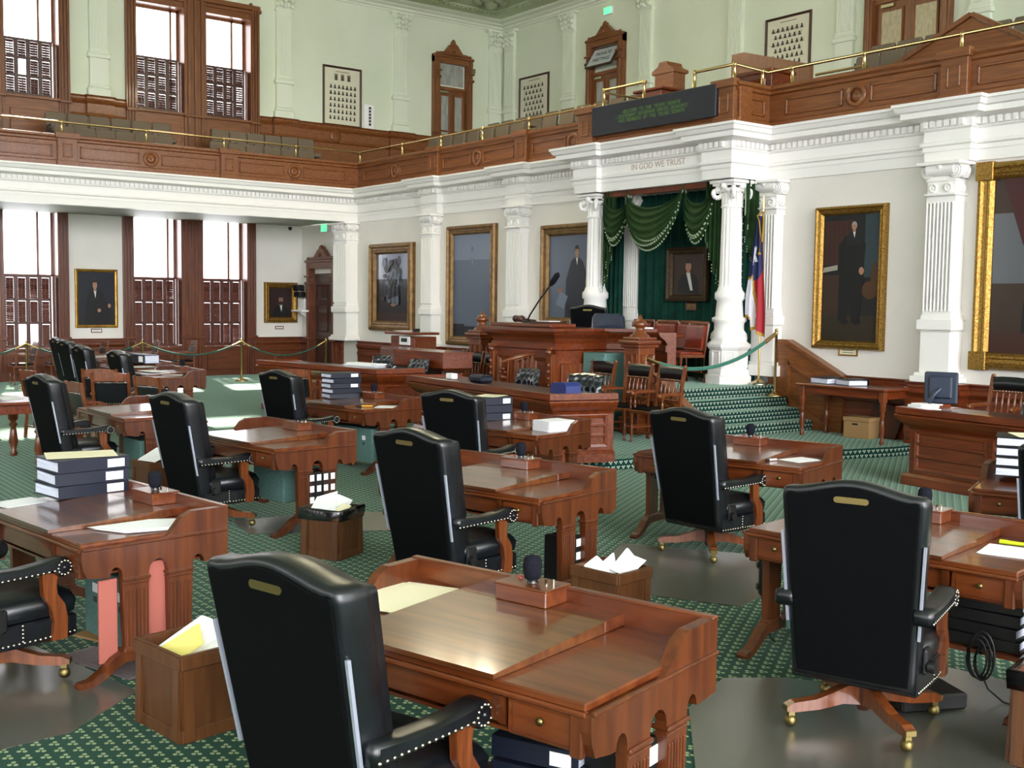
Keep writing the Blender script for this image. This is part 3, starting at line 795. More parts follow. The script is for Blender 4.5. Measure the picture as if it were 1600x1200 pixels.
# glossy dark landscape, blue-grey portraits
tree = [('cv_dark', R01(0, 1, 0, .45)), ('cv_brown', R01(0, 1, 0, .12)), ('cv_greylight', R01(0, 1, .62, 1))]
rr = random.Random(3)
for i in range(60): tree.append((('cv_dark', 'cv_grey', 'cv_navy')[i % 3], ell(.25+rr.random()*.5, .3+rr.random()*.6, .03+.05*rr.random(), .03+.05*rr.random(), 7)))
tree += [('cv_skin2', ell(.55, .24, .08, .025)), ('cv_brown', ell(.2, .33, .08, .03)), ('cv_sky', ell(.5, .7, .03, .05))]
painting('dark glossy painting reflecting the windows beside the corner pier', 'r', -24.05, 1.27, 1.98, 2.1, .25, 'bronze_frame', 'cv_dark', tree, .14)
painting('tall faded blue-grey portrait between the two fluted pilasters', 'r', -20.66, 1.05, 1.8, 2.6, .2, 'bronze_frame', 'cv_grey',
         [('cv_navy', R01(0, 1, 0, .12)), ('cv_ghost', R01(.0, 1, .75, 1))] + [('cv_grey', [(.3, .1), (.28, .5), (.34, .72), (.62, .74), (.72, .5), (.7, .1)])] +
         [(m if m not in ('cv_suit',) else 'cv_grey', p) for m, p in bust(.5, .82, .07, 'cv_suit', 'cv_ghost', 'cv_grey', 'cv_ghost')], .12)
painting('blue-grey standing portrait partly behind the left portico column', 'r', -17.33, 1.5, 1.85, 2.02, .22, 'bronze_frame', 'cv_grey',
         [('cv_suit2', [(.34, .0), (.36, .45), (.46, .68), (.7, .68), (.8, .5), (.82, .0)]), ('cv_ghost', [(.15, .16), (.32, .1), (.4, .26), (.24, .32)])] +
         [(m if m != 'cv_suit' else 'cv_suit2', p) for m, p in bust(.58, .8, .085)] + [('cv_skin', ell(.8, .42, .03, .08)), ('cv_skin2', ell(.24, .33, .05, .03))], .12)
stand = [('cv_floor', R01(0, 1, 0, .2)), ('cv_books', R01(0, .55, .6, .95)), ('cv_brown', R01(0, .3, .2, .52)), ('cv_paper', [(0, .54), (.27, .56), (.27, .6), (.02, .58)]), ('cv_teal', R01(.74, 1, .5, 1)),
         ('cv_black', [(.3, .16), (.3, .5), (.28, .75), (.4, .83), (.62, .85), (.76, .76), (.72, .45), (.68, .14), (.55, .14), (.5, .3), (.44, .14)]), ('cv_chair', ell(.85, .4, .14, .07)), ('cv_chair', ell(.92, .5, .06, .12)), ('cv_black', ell(.42, .15, .07, .02)), ('cv_black', ell(.64, .15, .07, .02))]
for i in range(6): stand.insert(2+i, ('cv_maroon', R01(.02+.085*i, .03+.085*i, .62, .93)))
stand += [(m, [((p[0]-.55)*1.9+.55, p[1]) for p in poly]) for m, poly in bust(.55, .9, .045, 'cv_suit', 'cv_skin', 'cv_hairgrey', drop=3.2)] + [('cv_skin', ell(.7, .55, .045, .03))]
painting('gilt-framed full-length portrait of a white-haired man above the side table', 'r', -10.72, 1.37, 1.23, 2.11, .13, 'gilt', 'cv_dark', stand, .1)
painting('largest gilt frame with corner blocks, a red drape painted inside, cut by the photo edge', 'r', -8.12, 1.2, 2.45, 2.7, .22, 'gilt', 'cv_brown',
         [('cv_sky', R01(0, .5, .4, .8)), ('cv_red', [(.05, 1), (.2, .62), (.45, .5), (.7, .7), (.8, 1)]), ('cv_black', [(.2, 0), (.22, .3), (.4, .46), (.7, .5), (.9, .3), (.95, 0)]), ('cv_books', R01(0, 1, 0, .12))] + bust(.62, .62, .07), .12, corner=True)
pp = painting('portrait of a man in a dark coat hung on the green drape under the portico', 'r', -13.72, 2.05, .95, .92, .12, 'dark_bronze', 'cv_brown',
         bust(.5, .7, .2, 'cv_black', drop=3.4) + [('cv_shirt', [(.44, .53), (.56, .53), (.66, .1), (.58, .1)])], .09, loc=(-13.72, 13.8, 2.05))
def plaque(label, loc, rz, w, h, m='gilt_flat', face='paper_cream'):
    t = T('name_plaque', label, 'plaque', loc, rz); a = MB(m); a.frame(w, h, [(0, 0), (0, .025), (.02, .02), (.02, 0)], (-w/2, 0, -h/2)); O('frame', a, t)
    b = MB(face); b.box((0, -.008, 0), (w-.03, .012, h-.03))
    for k in range(2): b.box((0, -.015, .018-.036*k), (w*.6, .002, .008), m='ink')
    O('face', b, t)
plaque('gilt name plaque under the full-length portrait of the white-haired man', (-10.1, YR, 1.34), 0, .33, .13)
plaque('white name card under the small seated portrait between windows', (XW, 8.4, 1.18), rad(90), .26, .1, 'oak', 'label_white')
plaque('white name card under the bearded man\'s portrait', (XW, 13.25, 1.24), rad(90), .24, .09, 'oak', 'label_white')
plaque('small dark plaque on the green drape under the hung portrait', (-13.15, 13.79, 1.97), 0, .24, .13, 'dark_wood', 'bronze_frame')

def board(label, wall, u, z, w, h, rows, cols, top3=True, diamond=False):
    sh = []; rn = random.Random(int(abs(u)*100))
    sh.append(('photo_mid', R01(.3, .7, .93, .945)))
    if top3:
        for i in range(3): sh += [('photo_mid', R01(.27+.18*i, .37+.18*i, .78, .9)), ('photo_dark', ell(.32+.18*i, .85, .03, .025, 8)), ('photo_dark', [(.275+.18*i, .79), (.365+.18*i, .79), (.34+.18*i, .83), (.3+.18*i, .83)])]
    y1 = .72 if top3 else .86
    for r in range(rows):
        n = cols - (r % 2 if diamond else 0)
        for c in range(n):
            x = .1+.8*(c+.5+(.5*(r % 2) if diamond else 0))/cols; y = .06+(y1-.06)*(r+.5)/rows; s = .26/cols; q = .3*(y1-.06)/rows
            sh += [('photo_dark', ell(x, y+q*.5, s*.55, q*.6, 7)), ('photo_dark', [(x-s, y-q), (x+s, y-q), (x+s*.6, y), (x-s*.6, y)])]
    t = painting(label, wall, u, z, w, h, .06, 'dark_wood', 'photo_mat', sh, .06, 'photo_board', loc=((XW, u, z) if wall == 'w' else (u, YB, z)))
    return t
board('tall framed board of rows of small portraits on the window-side gallery wall', 'w', 14.55, 6.8, 1.2, 1.63, 6, 7)
board('smallest framed photo board, near the upper room corner', 'r', -27.0, 7.2, 1.4, 1.5, 7, 6, False, True)
board('large framed photo board above the portico return', 'r', -17.58, 7.2, 1.3, 1.43, 7, 7, False, True)
# poster beside the tall board
t = T('poster', 'narrow white poster with a dark stripe beside the tall photo board', 'poster', (XW, 16.0, 6.84), rad(90))
a = MB('label_white'); a.box((0, -.01, .33), (.3, .02, .66)); a.box((.03, -.0215, .34), (.07, .003, .52), m='black')
for k in range(5): a.box((.03, -.024, .16+.09*k), (.045, .002, .035), m='label_white')
O('sheet', a, t)

# exit signs and small fittings
def exit_sign(label, loc, rz):
    t = T('exit_sign', label, 'exit sign', loc, rz); a = MB('label_white'); a.box((0, -.04, 0), (.34, .08, .2), b=.01); O('housing', a, t)
    b = MB('exit_green'); b.box((0, -.083, 0), (.3, .008, .17)); O('face', b, t); text_mesh('lettering', 'EXIT', .14, 'label_white', t, (0, -.089, 0), (rad(90), 0, 0))
exit_sign('green exit sign above the dark corner doorway under the gallery', (-26.45, YR, 4.0-.12), 0)
exit_sign('green exit sign above the transom-sign gallery door', (-23.05, YB, 9.92), 0)
t = T('wall_switch', 'grey intercom plate on the corner pier beside the doorway', 'switch plate', (-25.53, YR, 1.43)); a = MB('vent_metal'); a.box((0, -.02, 0), (.1, .04, .36), b=.008); O('plate', a, t)
b = MB('black'); b.box((0, -.043, .06), (.05, .008, .1)); b.box((0, -.043, -.08), (.04, .008, .05)); O('buttons', b, t)
t = T('wall_sensor', 'small grey sensor on the upper wall left of the corner pilaster', 'sensor', (XW, 19.6, 8.9), rad(90)); a = MB('nail'); a.box((0, -.03, 0), (.08, .06, .14), b=.01); O('body', a, t)
t = T('ceiling_sensor', 'tiny dark sensor under the gallery soffit above the bearded portrait', 'sensor', (-27.4, 13.35, ZA-.02)); a = MB('black'); a.lathe([(.05, 0), (.05, -.05), (.03, -.09)], n=12); O('body', a, t)
t = T('camera', 'black video camera on a white wall bracket beside the corner doorway', 'camera', (-27.75, 13.85, 2.2))
a = MB('black'); a.box((.12, -.14, .12), (.3, .2, .16), b=.02); a.lathe([(.06, 0), (.06, .12)], (.12, -.26, .12), 12, 'y'); a.box((.14, -.12, -.06), (.34, .2, .14), b=.02); O('body', a, t)
a = MB('label_white'); a.box((.2, -.06, -.32), (.4, .1, .3), b=.02); a.box((.3, -.16, -.5), (.6, .3, .05), b=.01); a.prism([(0, 0), (.3, 0), (0, -.2)], (.3, 0, -.5), (0, -1, 0), Z, (.06, 0, 0)); O('bracket', a, t)

# ================================================================ LED sign and motto
FONT = {'A': '01110 10001 10001 11111 10001 10001 10001', 'B': '11110 10001 10001 11110 10001 10001 11110', 'C': '01111 10000 10000 10000 10000 10000 01111', 'D': '11110 10001 10001 10001 10001 10001 11110',
 'E': '11111 10000 10000 11110 10000 10000 11111', 'F': '11111 10000 10000 11110 10000 10000 10000', 'G': '01111 10000 10000 10011 10001 10001 01111', 'H': '10001 10001 10001 11111 10001 10001 10001', 'I': '01110 00100 00100 00100 00100 00100 01110',
 'L': '10000 10000 10000 10000 10000 10000 11111', 'M': '10001 11011 10101 10101 10001 10001 10001', 'N': '10001 11001 10101 10101 10011 10001 10001', 'O': '01110 10001 10001 10001 10001 10001 01110', 'R': '11110 10001 10001 11110 10100 10010 10001',
 'S': '01111 10000 10000 01110 00001 00001 11110', 'T': '11111 00100 00100 00100 00100 00100 00100', 'U': '10001 10001 10001 10001 10001 10001 01110', 'V': '10001 10001 10001 10001 10001 01010 00100', 'W': '10001 10001 10001 10101 10101 11011 10001', 'X': '10001 10001 01010 00100 01010 10001 10001'}
t = T('display_sign', 'dark electronic message board with green lettering over the portico', 'sign', (-13.47, PY-.03, 4.92))
a = MB('sign_face'); a.box((0, -.05, .24), (2.9, .1, .5), b=.012); O('housing', a, t)
b = MB('led'); q = .0102; pitch = 6*q
for r, tx in enumerate(('WELCOME TO THE TEXAS SENATE', 'LIEUTENANT GOVERNOR DAVID DEWHURST', 'AND MEMBERS OF THE TEXAS SENATE')):
    x0 = .03-len(tx)*pitch*.82/1*.5
    for i, ch in enumerate(tx):
        if ch == ' ': continue
        for yy, row in enumerate(FONT[ch].split()):
            for xx, v in enumerate(row):
                if v == '1':
                    px = x0 + (i*6+xx)*q*.82; pz = .345 - r*.074 - yy*.0078
                    b.add([(px, -.1015, pz), (px+q*.5, -.1015, pz), (px+q*.5, -.1015, pz-.0052), (px, -.1015, pz-.0052)], [(0, 1, 2, 3)])
O('lettering', b, t)
t = T('carved_motto', 'carved motto lettering on the white portico frieze', 'lettering', (-13.38, PY-.012, 4.3))
text_mesh('lettering', 'IN GOD WE TRUST', .145, 'carved_text', t, (0, 0, 0), (rad(90), 0, 0), .003, sx=1.0)

# ================================================================ brass gallery rails
def brass_rail(label, pts, posts, r=.022, z0=ZP+.0, rail2=None):
    t = T('brass_rail', label, 'railing', (0, 0, 0)); a = MB('brass'); a.tube(pts, r, 10)
    if rail2: a.tube(rail2, r*.8, 8)
    O('rail', a, t)
    for (x, y, z) in posts:
        p = MB('brass'); p.lathe([(.04, z0-z+0), (.04, z0-z+.02), (.027, z0-z+.03), (.027, -.03), (.034, -.02), (.034, .025), (.02, .035)], (x, y, z), 12); O('post', p, t)
rz_ = 5.69
xL = XB-.1; yR = 14.0
brass_rail('long brass rail on the window-side gallery front', [(xL, -13, rz_), (xL, 14.02, rz_), ], [(xL, y, rz_) for y in (-1.97, -.17, 1.63, 3.43, 5.23, 6.83, 8.63, 10.44, 12.26, 14.02)])
brass_rail('brass rail on the gallery front from the corner to the portico', [(xL, 14.02, rz_), (-15.9, yR, rz_)], [(x, yR, rz_) for x in (-22.8, -21.15, -19.55, -17.95, -16.3)])
brass_rail('brass rail above the message board, left half', [(-14.8, PY+.05, rz_+.02), (-13.75, PY+.05, rz_+.02)], [(-14.8, PY+.05, rz_+.02), (-13.8, PY+.05, rz_+.02)], .024, rail2=[(-14.8, PY+.05, rz_-.02), (-14.8, 14.55, rz_-.02)])
brass_rail('brass rail above the message board, turning the portico corner', [(-12.65, PY+.05, rz_), (PX1-.12, PY+.05, rz_), (PX1-.12, yR, rz_-.02), (4, yR, rz_-.02)], [(-12.65, PY+.05, rz_), (PX1-.12, PY+.05, rz_), (PX1-.12, yR-.15, rz_-.02)] + [(x, yR, rz_-.02) for x in (-11.35, -10.05, -8.52, -6.9, -5.3, -3.7)], .024)
brass_rail('short low brass handrail beside the gallery steps', [(-11.3, 14.5, 5.62), (-10.4, 14.5, 5.62)], [(-10.4, 14.5, 5.62)], .02, z0=5.2)

# gallery seats
def seat_mesh(m='seat_fabric'):
    a = MB(m); th = .1
    a.loft([[(x, y+.1*(z-.1), z) for x, z in ((-.215+i, .12+i), (.215-i, .12+i), (.225-i, .82-i), (.2-i, .86-i), (-.2+i, .86-i), (-.225+i, .82-i))] for y, i in ((-.0, .02), (.02, 0), (.07, 0), (.09, .02))], False)
    a.box((0, -.2, .4), (.4, .4, .12), b=.03)
    a.box((-.22, -.18, .5), (.035, .34, .05), b=.012, m='seat_arm'); a.box((-.22, -.12, .24), (.03, .2, .5), m='seat_arm')
    return a.mesh('gallery_chair')
SEAT = seat_mesh()
def seats(label, group, wall, u0, n, off, z, step=.43, rz=0, skip=()):
    for i in range(n):
        if i in skip: continue
        o = bpy.data.objects.new('gallery_chair', SEAT); C.objects.link(o)
        u = u0+step*(i+.5)
        o.location = (off, u, z) if wall == 'w' else (u, off, z); o.rotation_euler = (0, 0, rz if rz else (rad(90) if wall == 'w' else 0))
        tag(o, label, 'seat', group)
seats('taupe seat in the front gallery row under the crested window pair, first block', 'front gallery row, first block', 'w', 6.95, 6, -25.75, 4.9, .44)
seats('taupe seat in the front gallery row beside the corner, second block', 'front gallery row, second block', 'w', 10.5, 6, -25.75, 4.9, .46)
seats('taupe seat in the back gallery row below the windows, first block', 'back gallery row, first block', 'w', 7.0, 6, -26.75, 5.34, .49)
seats('taupe seat in the back gallery row below the pilaster, second block', 'back gallery row, second block', 'w', 10.95, 6, -26.75, 5.34, .47)
seats('taupe seat at the far left end of the front gallery row', 'front gallery row, left end', 'w', 4.1, 4, -25.75, 4.9, .44)
seats('taupe seat in the near row behind the brass rail by the portico', 'near row behind the corner rail', 'r', -23.4, 13, 15.0, 5.1, .56, skip=(7,))
seats('taupe seat in the far row below the smallest photo board', 'far row below the smallest photo board', 'r', -22.6, 10, 16.2, 5.5, .56)
seats('dark taupe seat in the row below the double gallery door', 'row below the double gallery door', 'r', -11.1, 4, 15.15, 5.1, .45)
seats('taupe seat in the upper row right of the large photo board', 'upper row by the double door', 'r', -11.6, 6, 16.2, 5.5, .5)
# gallery woodwork
t = T('gallery_bulkhead', 'sloping oak bulkhead of the gallery steps behind the brass rail', 'bulkhead', (0, 14.55, 0))
a = MB('oak'); a.prism([(-9.95, 5.0), (-9.95, 5.5), (-8.72, 6.02), (-8.0, 5.6), (-7.6, 5.4), (-7.6, 5.0)], (0, 0, 0), X, Z, (0, .08, 0)); O('panel', a, t)
b = MB('oak_upright')
for (p, q) in (((-9.95, 5.5), (-8.72, 6.03)), ((-8.72, 6.03), (-7.6, 5.38))):
    d = Vector((q[0]-p[0], q[1]-p[1])); d.normalize(); nn = Vector((-d.y, d.x))
    b.prism([(p[0], p[1]), (q[0], q[1]), (q[0]+nn.x*.06, q[1]+nn.y*.06), (p[0]+nn.x*.06, p[1]+nn.y*.06)], (0, -.04, 0), X, Z, (0, .18, 0))
O('coping', b, t)
t = T('gallery_newel', 'square wooden newel at the right end of the gallery steps', 'post', (-7.95, 15.5, 4.9)); a = MB('oak_upright'); a.box((0, 0, .65), (.3, .3, 1.3), b=.02); a.box((0, 0, 1.3), (.36, .36, .08), b=.02); a.lathe([(.05, 1.34), (.04, 1.5)], n=10, m='black'); O('shaft', a, t)
t = T('gallery_podium', 'small yellowish wooden pediment cabinet behind the message board', 'cabinet', (-15.75, 15.75, 5.0))
a = MB('oak'); a.box((0, 0, .75), (.5, .35, 1.5), b=.015); a.prism([(-.3, 0), (-.3, .06), (-.14, .14), (-.1, .22), (.1, .22), (.14, .14), (.3, .06), (.3, 0)], (0, -.2, 1.46), X, Z, (0, .4, 0)); O('body', a, t)
t = T('gallery_desk', 'dark red wooden desk on the gallery above the message board', 'desk', (-15.45, 15.2, 4.9)); a = MB('rostrum_wood'); a.box((0, 0, .55), (.66, .6, 1.08), b=.01); a.box((0, 0, 1.12), (.8, .7, .05), b=.015); a.frame(.5, .5, [(0, 0), (0, .03), (.06, .01), (.06, 0)], (-.25, -.3, .5)); O('body', a, t)
t = T('gallery_partition', 'upright oak partition end above the message board', 'partition', (-14.3, 16.0, 4.9)); a = MB('oak_upright'); a.prism([(-.1, 0), (-.1, 1.75), (.2, 1.75), (1.7, 1.3), (1.7, 0)], (0, 0, 0), X, Z, (0, .1, 0)); O('panel', a, t)
t = T('gallery_chest', 'panelled wooden chest at the portico corner of the gallery', 'chest', (-12.15, 14.3, 4.9)); a = MB('rostrum_wood'); a.box((0, 0, .4), (.7, .5, .8), b=.01); a.box((0, 0, .82), (.8, .6, .06), b=.012); a.frame(.5, .3, [(0, 0), (0, .03), (.05, .01), (.05, 0)], (-.25, -.25, .4)); O('body', a, t)

# chandelier (only its finial shows at the top edge)
t = T('chandelier', 'brass chandelier whose finial tip shows at the top edge', 'chandelier', (-18.1, 12.0, 7.72))
a = MB('brass'); a.lathe([(.004, 0), (.02, .03), (.015, .08), (.05, .14), (.03, .2), (.08, .27), (.16, .36), (.1, .5), (.05, .6), (.09, .75), (.04, .9), (.03, 3.3)], n=16); O('body', a, t)
for k in range(8):
    b = MB('brass'); c = k*PI/4; b.tube([(.06*cos(c), .06*sin(c), .62), (.3*cos(c), .3*sin(c), .5), (.6*cos(c), .6*sin(c), .58), (.7*cos(c), .7*sin(c), .8)], .014, 6); b.lathe([(.03, .78), (.06, .82), (.06, .83)], (.7*cos(c), .7*sin(c), 0), 10)
    ar = O('arm', b, t); g = MB('lamp_glow'); g.ball((.7*cos(c), .7*sin(c), .92), .12, 12, 8); O('globe', g, ar)

# ================================================================ drapery
def swag(label, x0, x1, ztop, drop, y, sag=.9, fold=6, bow=.22):
    t = T('curtain_swag', label, 'curtain', ((x0+x1)/2, y, ztop)); w = x1-x0
    def P(u, v):
        x = (u-.5)*w*(1-.06*v); e = 1-(2*u-1)**2
        e = max(e, 0)**.55
        z = -.02 - .34*drop*e*(1-v)*.9 - (drop*(.12+.88*e))*v
        f = sin(v*fold*2*PI)*.035*e + .01*sin(v*fold*4*PI+u*3)
        return (x, -.05-bow*e*(.35+.65*sin(PI*min(v*.85, 1)))*1.0 - f, z - .02*sin(v*fold*2*PI+1)*e)
    a = MB('velvet'); a.grid(P, 36, 72); O('cloth', a, t)
    b = MB('bead')
    n = int(w*24)
    for r, v in enumerate((.985, .89, .795)):
        for i in range(n+1):
            u = (i+.5*(r % 2))/n
            if 0 <= u <= 1:
                p = P(u, v); b.ball((p[0], p[1]-.012, p[2]), .014, 6, 4, sz=1.3)
    O('bead_fringe', b, t)
    return t
swag('wide central green velvet swag with beaded edge under the portico', -14.2, -12.84, 3.97, 1.06, 13.28)
swag('narrow green velvet swag left of the central one', -14.86, -14.14, 3.95, .92, 13.36, fold=5, bow=.15)
swag('narrow green velvet swag right of the central one', -12.9, -12.22, 3.95, .95, 13.36, fold=5, bow=.15)
def hang(label, name, pts, z1, zfun, amp=.05, waves=7, m='velvet', trim=True, group=None):
    """pleated cloth hung along a plan path; zfun(u) gives the hem height"""
    t = T(name, label, 'curtain', (0, 0, 0)); P_ = [Vector(p) for p in pts]
    L_ = [0]
    for a, b in zip(P_, P_[1:]): L_.append(L_[-1]+(b-a).length)
    def at(u):
        s = u*L_[-1]
        for i in range(len(P_)-1):
            if s <= L_[i+1] or i == len(P_)-2:
                d = (P_[i+1]-P_[i]); return P_[i]+d*((s-L_[i])/max(d.length, 1e-6)), Vector((d.y, -d.x)).normalized()
    def F(u, v):
        p, nr = at(u); q = p + nr*(amp*sin(u*waves*2*PI)+amp*.3*sin(u*waves*5.1+v*2))
        return (q.x, q.y, z1+(zfun(u)-z1)*v)
    a = MB(m); a.grid(F, max(waves*10, 30), 14); O('cloth', a, t)
    if trim:
        b = MB('bead'); n = int(L_[-1]*30)
        for r, v in enumerate((.995, .96, .925)):
            for i in range(n+1):
                p = F(i/n, v); b.ball((p[0], p[1]-.014, p[2]), .01, 6, 4, sz=1.3)
        for j in range(26):
            p = F(trim if trim is not True else 0, .1+.88*j/26); b.ball((p[0], p[1]-.012, p[2]), .012, 6, 4)
        O('bead_fringe', b, t)
    return t
hang('green velvet tail hanging beside the left portico column, beaded hem', 'curtain_tail', [(-14.84, 13.3), (-14.58, 13.32)], 3.95, lambda u: 2.2+1.0*u, .04, 3)
hang('green velvet tail hanging beside the flag-side portico column, beaded hem', 'curtain_tail', [(-12.4, 13.3), (-12.08, 13.3)], 3.95, lambda u: 3.0-.85*u, .04, 4, trim=1e-6)
hang('green velvet tail between the flag and the portico column', 'curtain_tail', [(-11.72, 13.42), (-11.72, 13.78)], 3.95, lambda u: 3.4-.7*sin(PI*u), .05, 3)
hang('dark green curtain falling between the left column and the shaded pilaster', 'curtain', [(-15.1, 13.55), (-14.95, 13.66), (-14.72, 13.66)], 3.9, lambda u: 1.25, .04, 4, 'velvet_back')
hang('dark green curtain falling behind the flag to the stage', 'curtain', [(-11.82, 13.5), (-11.8, 13.84)], 3.9, lambda u: .8, .05, 3, 'velvet_back', True)
hang('wide dark green pleated backdrop curtain behind the red leather chairs', 'backdrop_curtain', [(-14.5, 13.84), (-11.8, 13.84)], 3.9, lambda u: .78, .03, 14, 'velvet_back', None)
# curtain rail board
t = T('curtain_pelmet', 'dark red pelmet board carrying the green swags', 'pelmet', (-13.53, 13.3, 3.93)); a = MB('rostrum_wood'); a.box((0, .04, -.02), (2.9, .1, .1), b=.01); O('board', a, t)

# ================================================================ flag
def flag(label, loc, rz, full=True):
    t = T('flag', label, 'flag', loc, rz)
    a = MB('brass'); a.lathe([(.13, 0), (.13, .02), (.09, .05), (.03, .08), (.016, .1), (.016, 2.65), (.03, 2.67), (.016, 2.7), (.03, 2.75), (.004, 2.95)], n=12); O('pole', a, t)
    W, H = 1.0, 1.95
    star = []
    for k in range(10):
        r = .2 if k % 2 == 0 else .085
        star.append((.30*1+r*sin(k*PI/5)*.9, .36+r*cos(k*PI/5)*.62))
    def inside(u, v):
        c = False; j = 9
        for i in range(10):
            (xi, yi), (xj, yj) = star[i], star[j]
            if (yi > v) != (yj > v) and u < (xj-xi)*(v-yi)/(yj-yi)+xi: c = not c
            j = i
        return c
    def P(u, v):
        wd = .1+.3*min(v*1.25, 1)**1.1
        x = -.02 + (u-.62)*wd
        y = -.05 + .05*sin(u*2.5*2*PI)*(.3+.7*v)
        hem = -(1.72+.2*abs(u-.45)-.25*(1-u)*(u < .35))*v
        return (x, y, 2.6+hem - .06*u*v)
    def M_(u, v):
        d = v + .10*(u-.5)
        if v > .975 or u > .985: return 'fringe'
        if inside(u, v): return 'flag_white'
        if d < .55 and u < .95-.35*max(v-.4, 0)/.2: return 'flag_blue'
        s = .42 + .08*sin(v*9)
        if abs(u-s) < .035 and v > .56: return 'fringe'
        if .55 <= d < .575: return 'fringe' if u < s else 'flag_red'
        return 'flag_white' if u < s else 'flag_red'
    b = MB('flag_blue'); b.grid(P, 70, 110, True, M_); O('cloth', b, t)
    c = MB('fringe'); c.tube([(0, -.03, 2.66), (-.05, -.08, 2.6), (.0, -.09, 2.52), (.04, -.1, 2.3), (.03, -.1, 2.05)], .012, 6); c.ball((.03, -.1, 2.02), .025); c.tube([(.02, -.03, 2.64), (.07, -.07, 2.5), (.06, -.08, 2.2)], .012, 6); O('cord', c, t)
    f = MB('nail'); f.lathe([(.14, 0), (.14, .025), (.08, .05)], n=16); O('base', f, t)
flag('lone-star flag with gold fringe on a brass pole beside the portico column', (-11.44, 13.52, .775), 0)
t = T('flag', 'red and white striped flag mostly hidden behind the left portico column', 'flag', (-15.42, 13.74, .78)); a = MB('brass'); a.lathe([(.12, 0), (.02, .06), (.016, 2.3)], n=10); O('pole', a, t)
b = MB('flag_red'); b.grid(lambda u, v: (.06+.14*u+.08*v, -.05-.03*sin(u*14), 2.2-1.1*v), 20, 10, True, lambda u, v: 'flag_red' if int(u*6) % 2 else 'flag_white'); O('cloth', b, t)
# ================================================================ executive chair
def back_ring(e, y0, lean=.17, n=7):
    """outline of the crowned chair back in x,z, shrunk by e"""
    pts = []
    def hw(z): return .285 + (.33-.285)*(z-.24)/.9
    def top(x): return 1.145 + .05*.5*(1+cos(PI*min(abs(x)/.31, 1)))
    zb = .24+e
    for i in range(6): pts.append((-hw(.24)+e + (2*(hw(.24)-e))*i/5, zb))
    for i in range(1, 9): z = .24+(1.1-.24)*i/8; pts.append((hw(z)-e, z))
    pts += [(hw(1.13)-e-.006, 1.13-e*.4), (hw(1.13)-e-.022, 1.145-e*.8)]
    for i in range(1, 16): x = .30-.60*i/16; pts.append((x*(1-e*2), top(x)-e))
    pts += [(-(hw(1.13)-e-.022), 1.145-e*.8), (-(hw(1.13)-e-.006), 1.13-e*.4)]
    for i in range(8, 0, -1): z = .24+(1.1-.24)*i/8; pts.append((-(hw(z)-e), z))
    return [(x, y0 - lean*(z-.24)/.86, z) for x, z in pts]
def lean_y(z, y0=-.22): return y0 - .17*(z-.24)/.86
BACKPARTS = ('backrest', 'leather_panel', 'cushion', 'handle_slot', 'edge_strip')
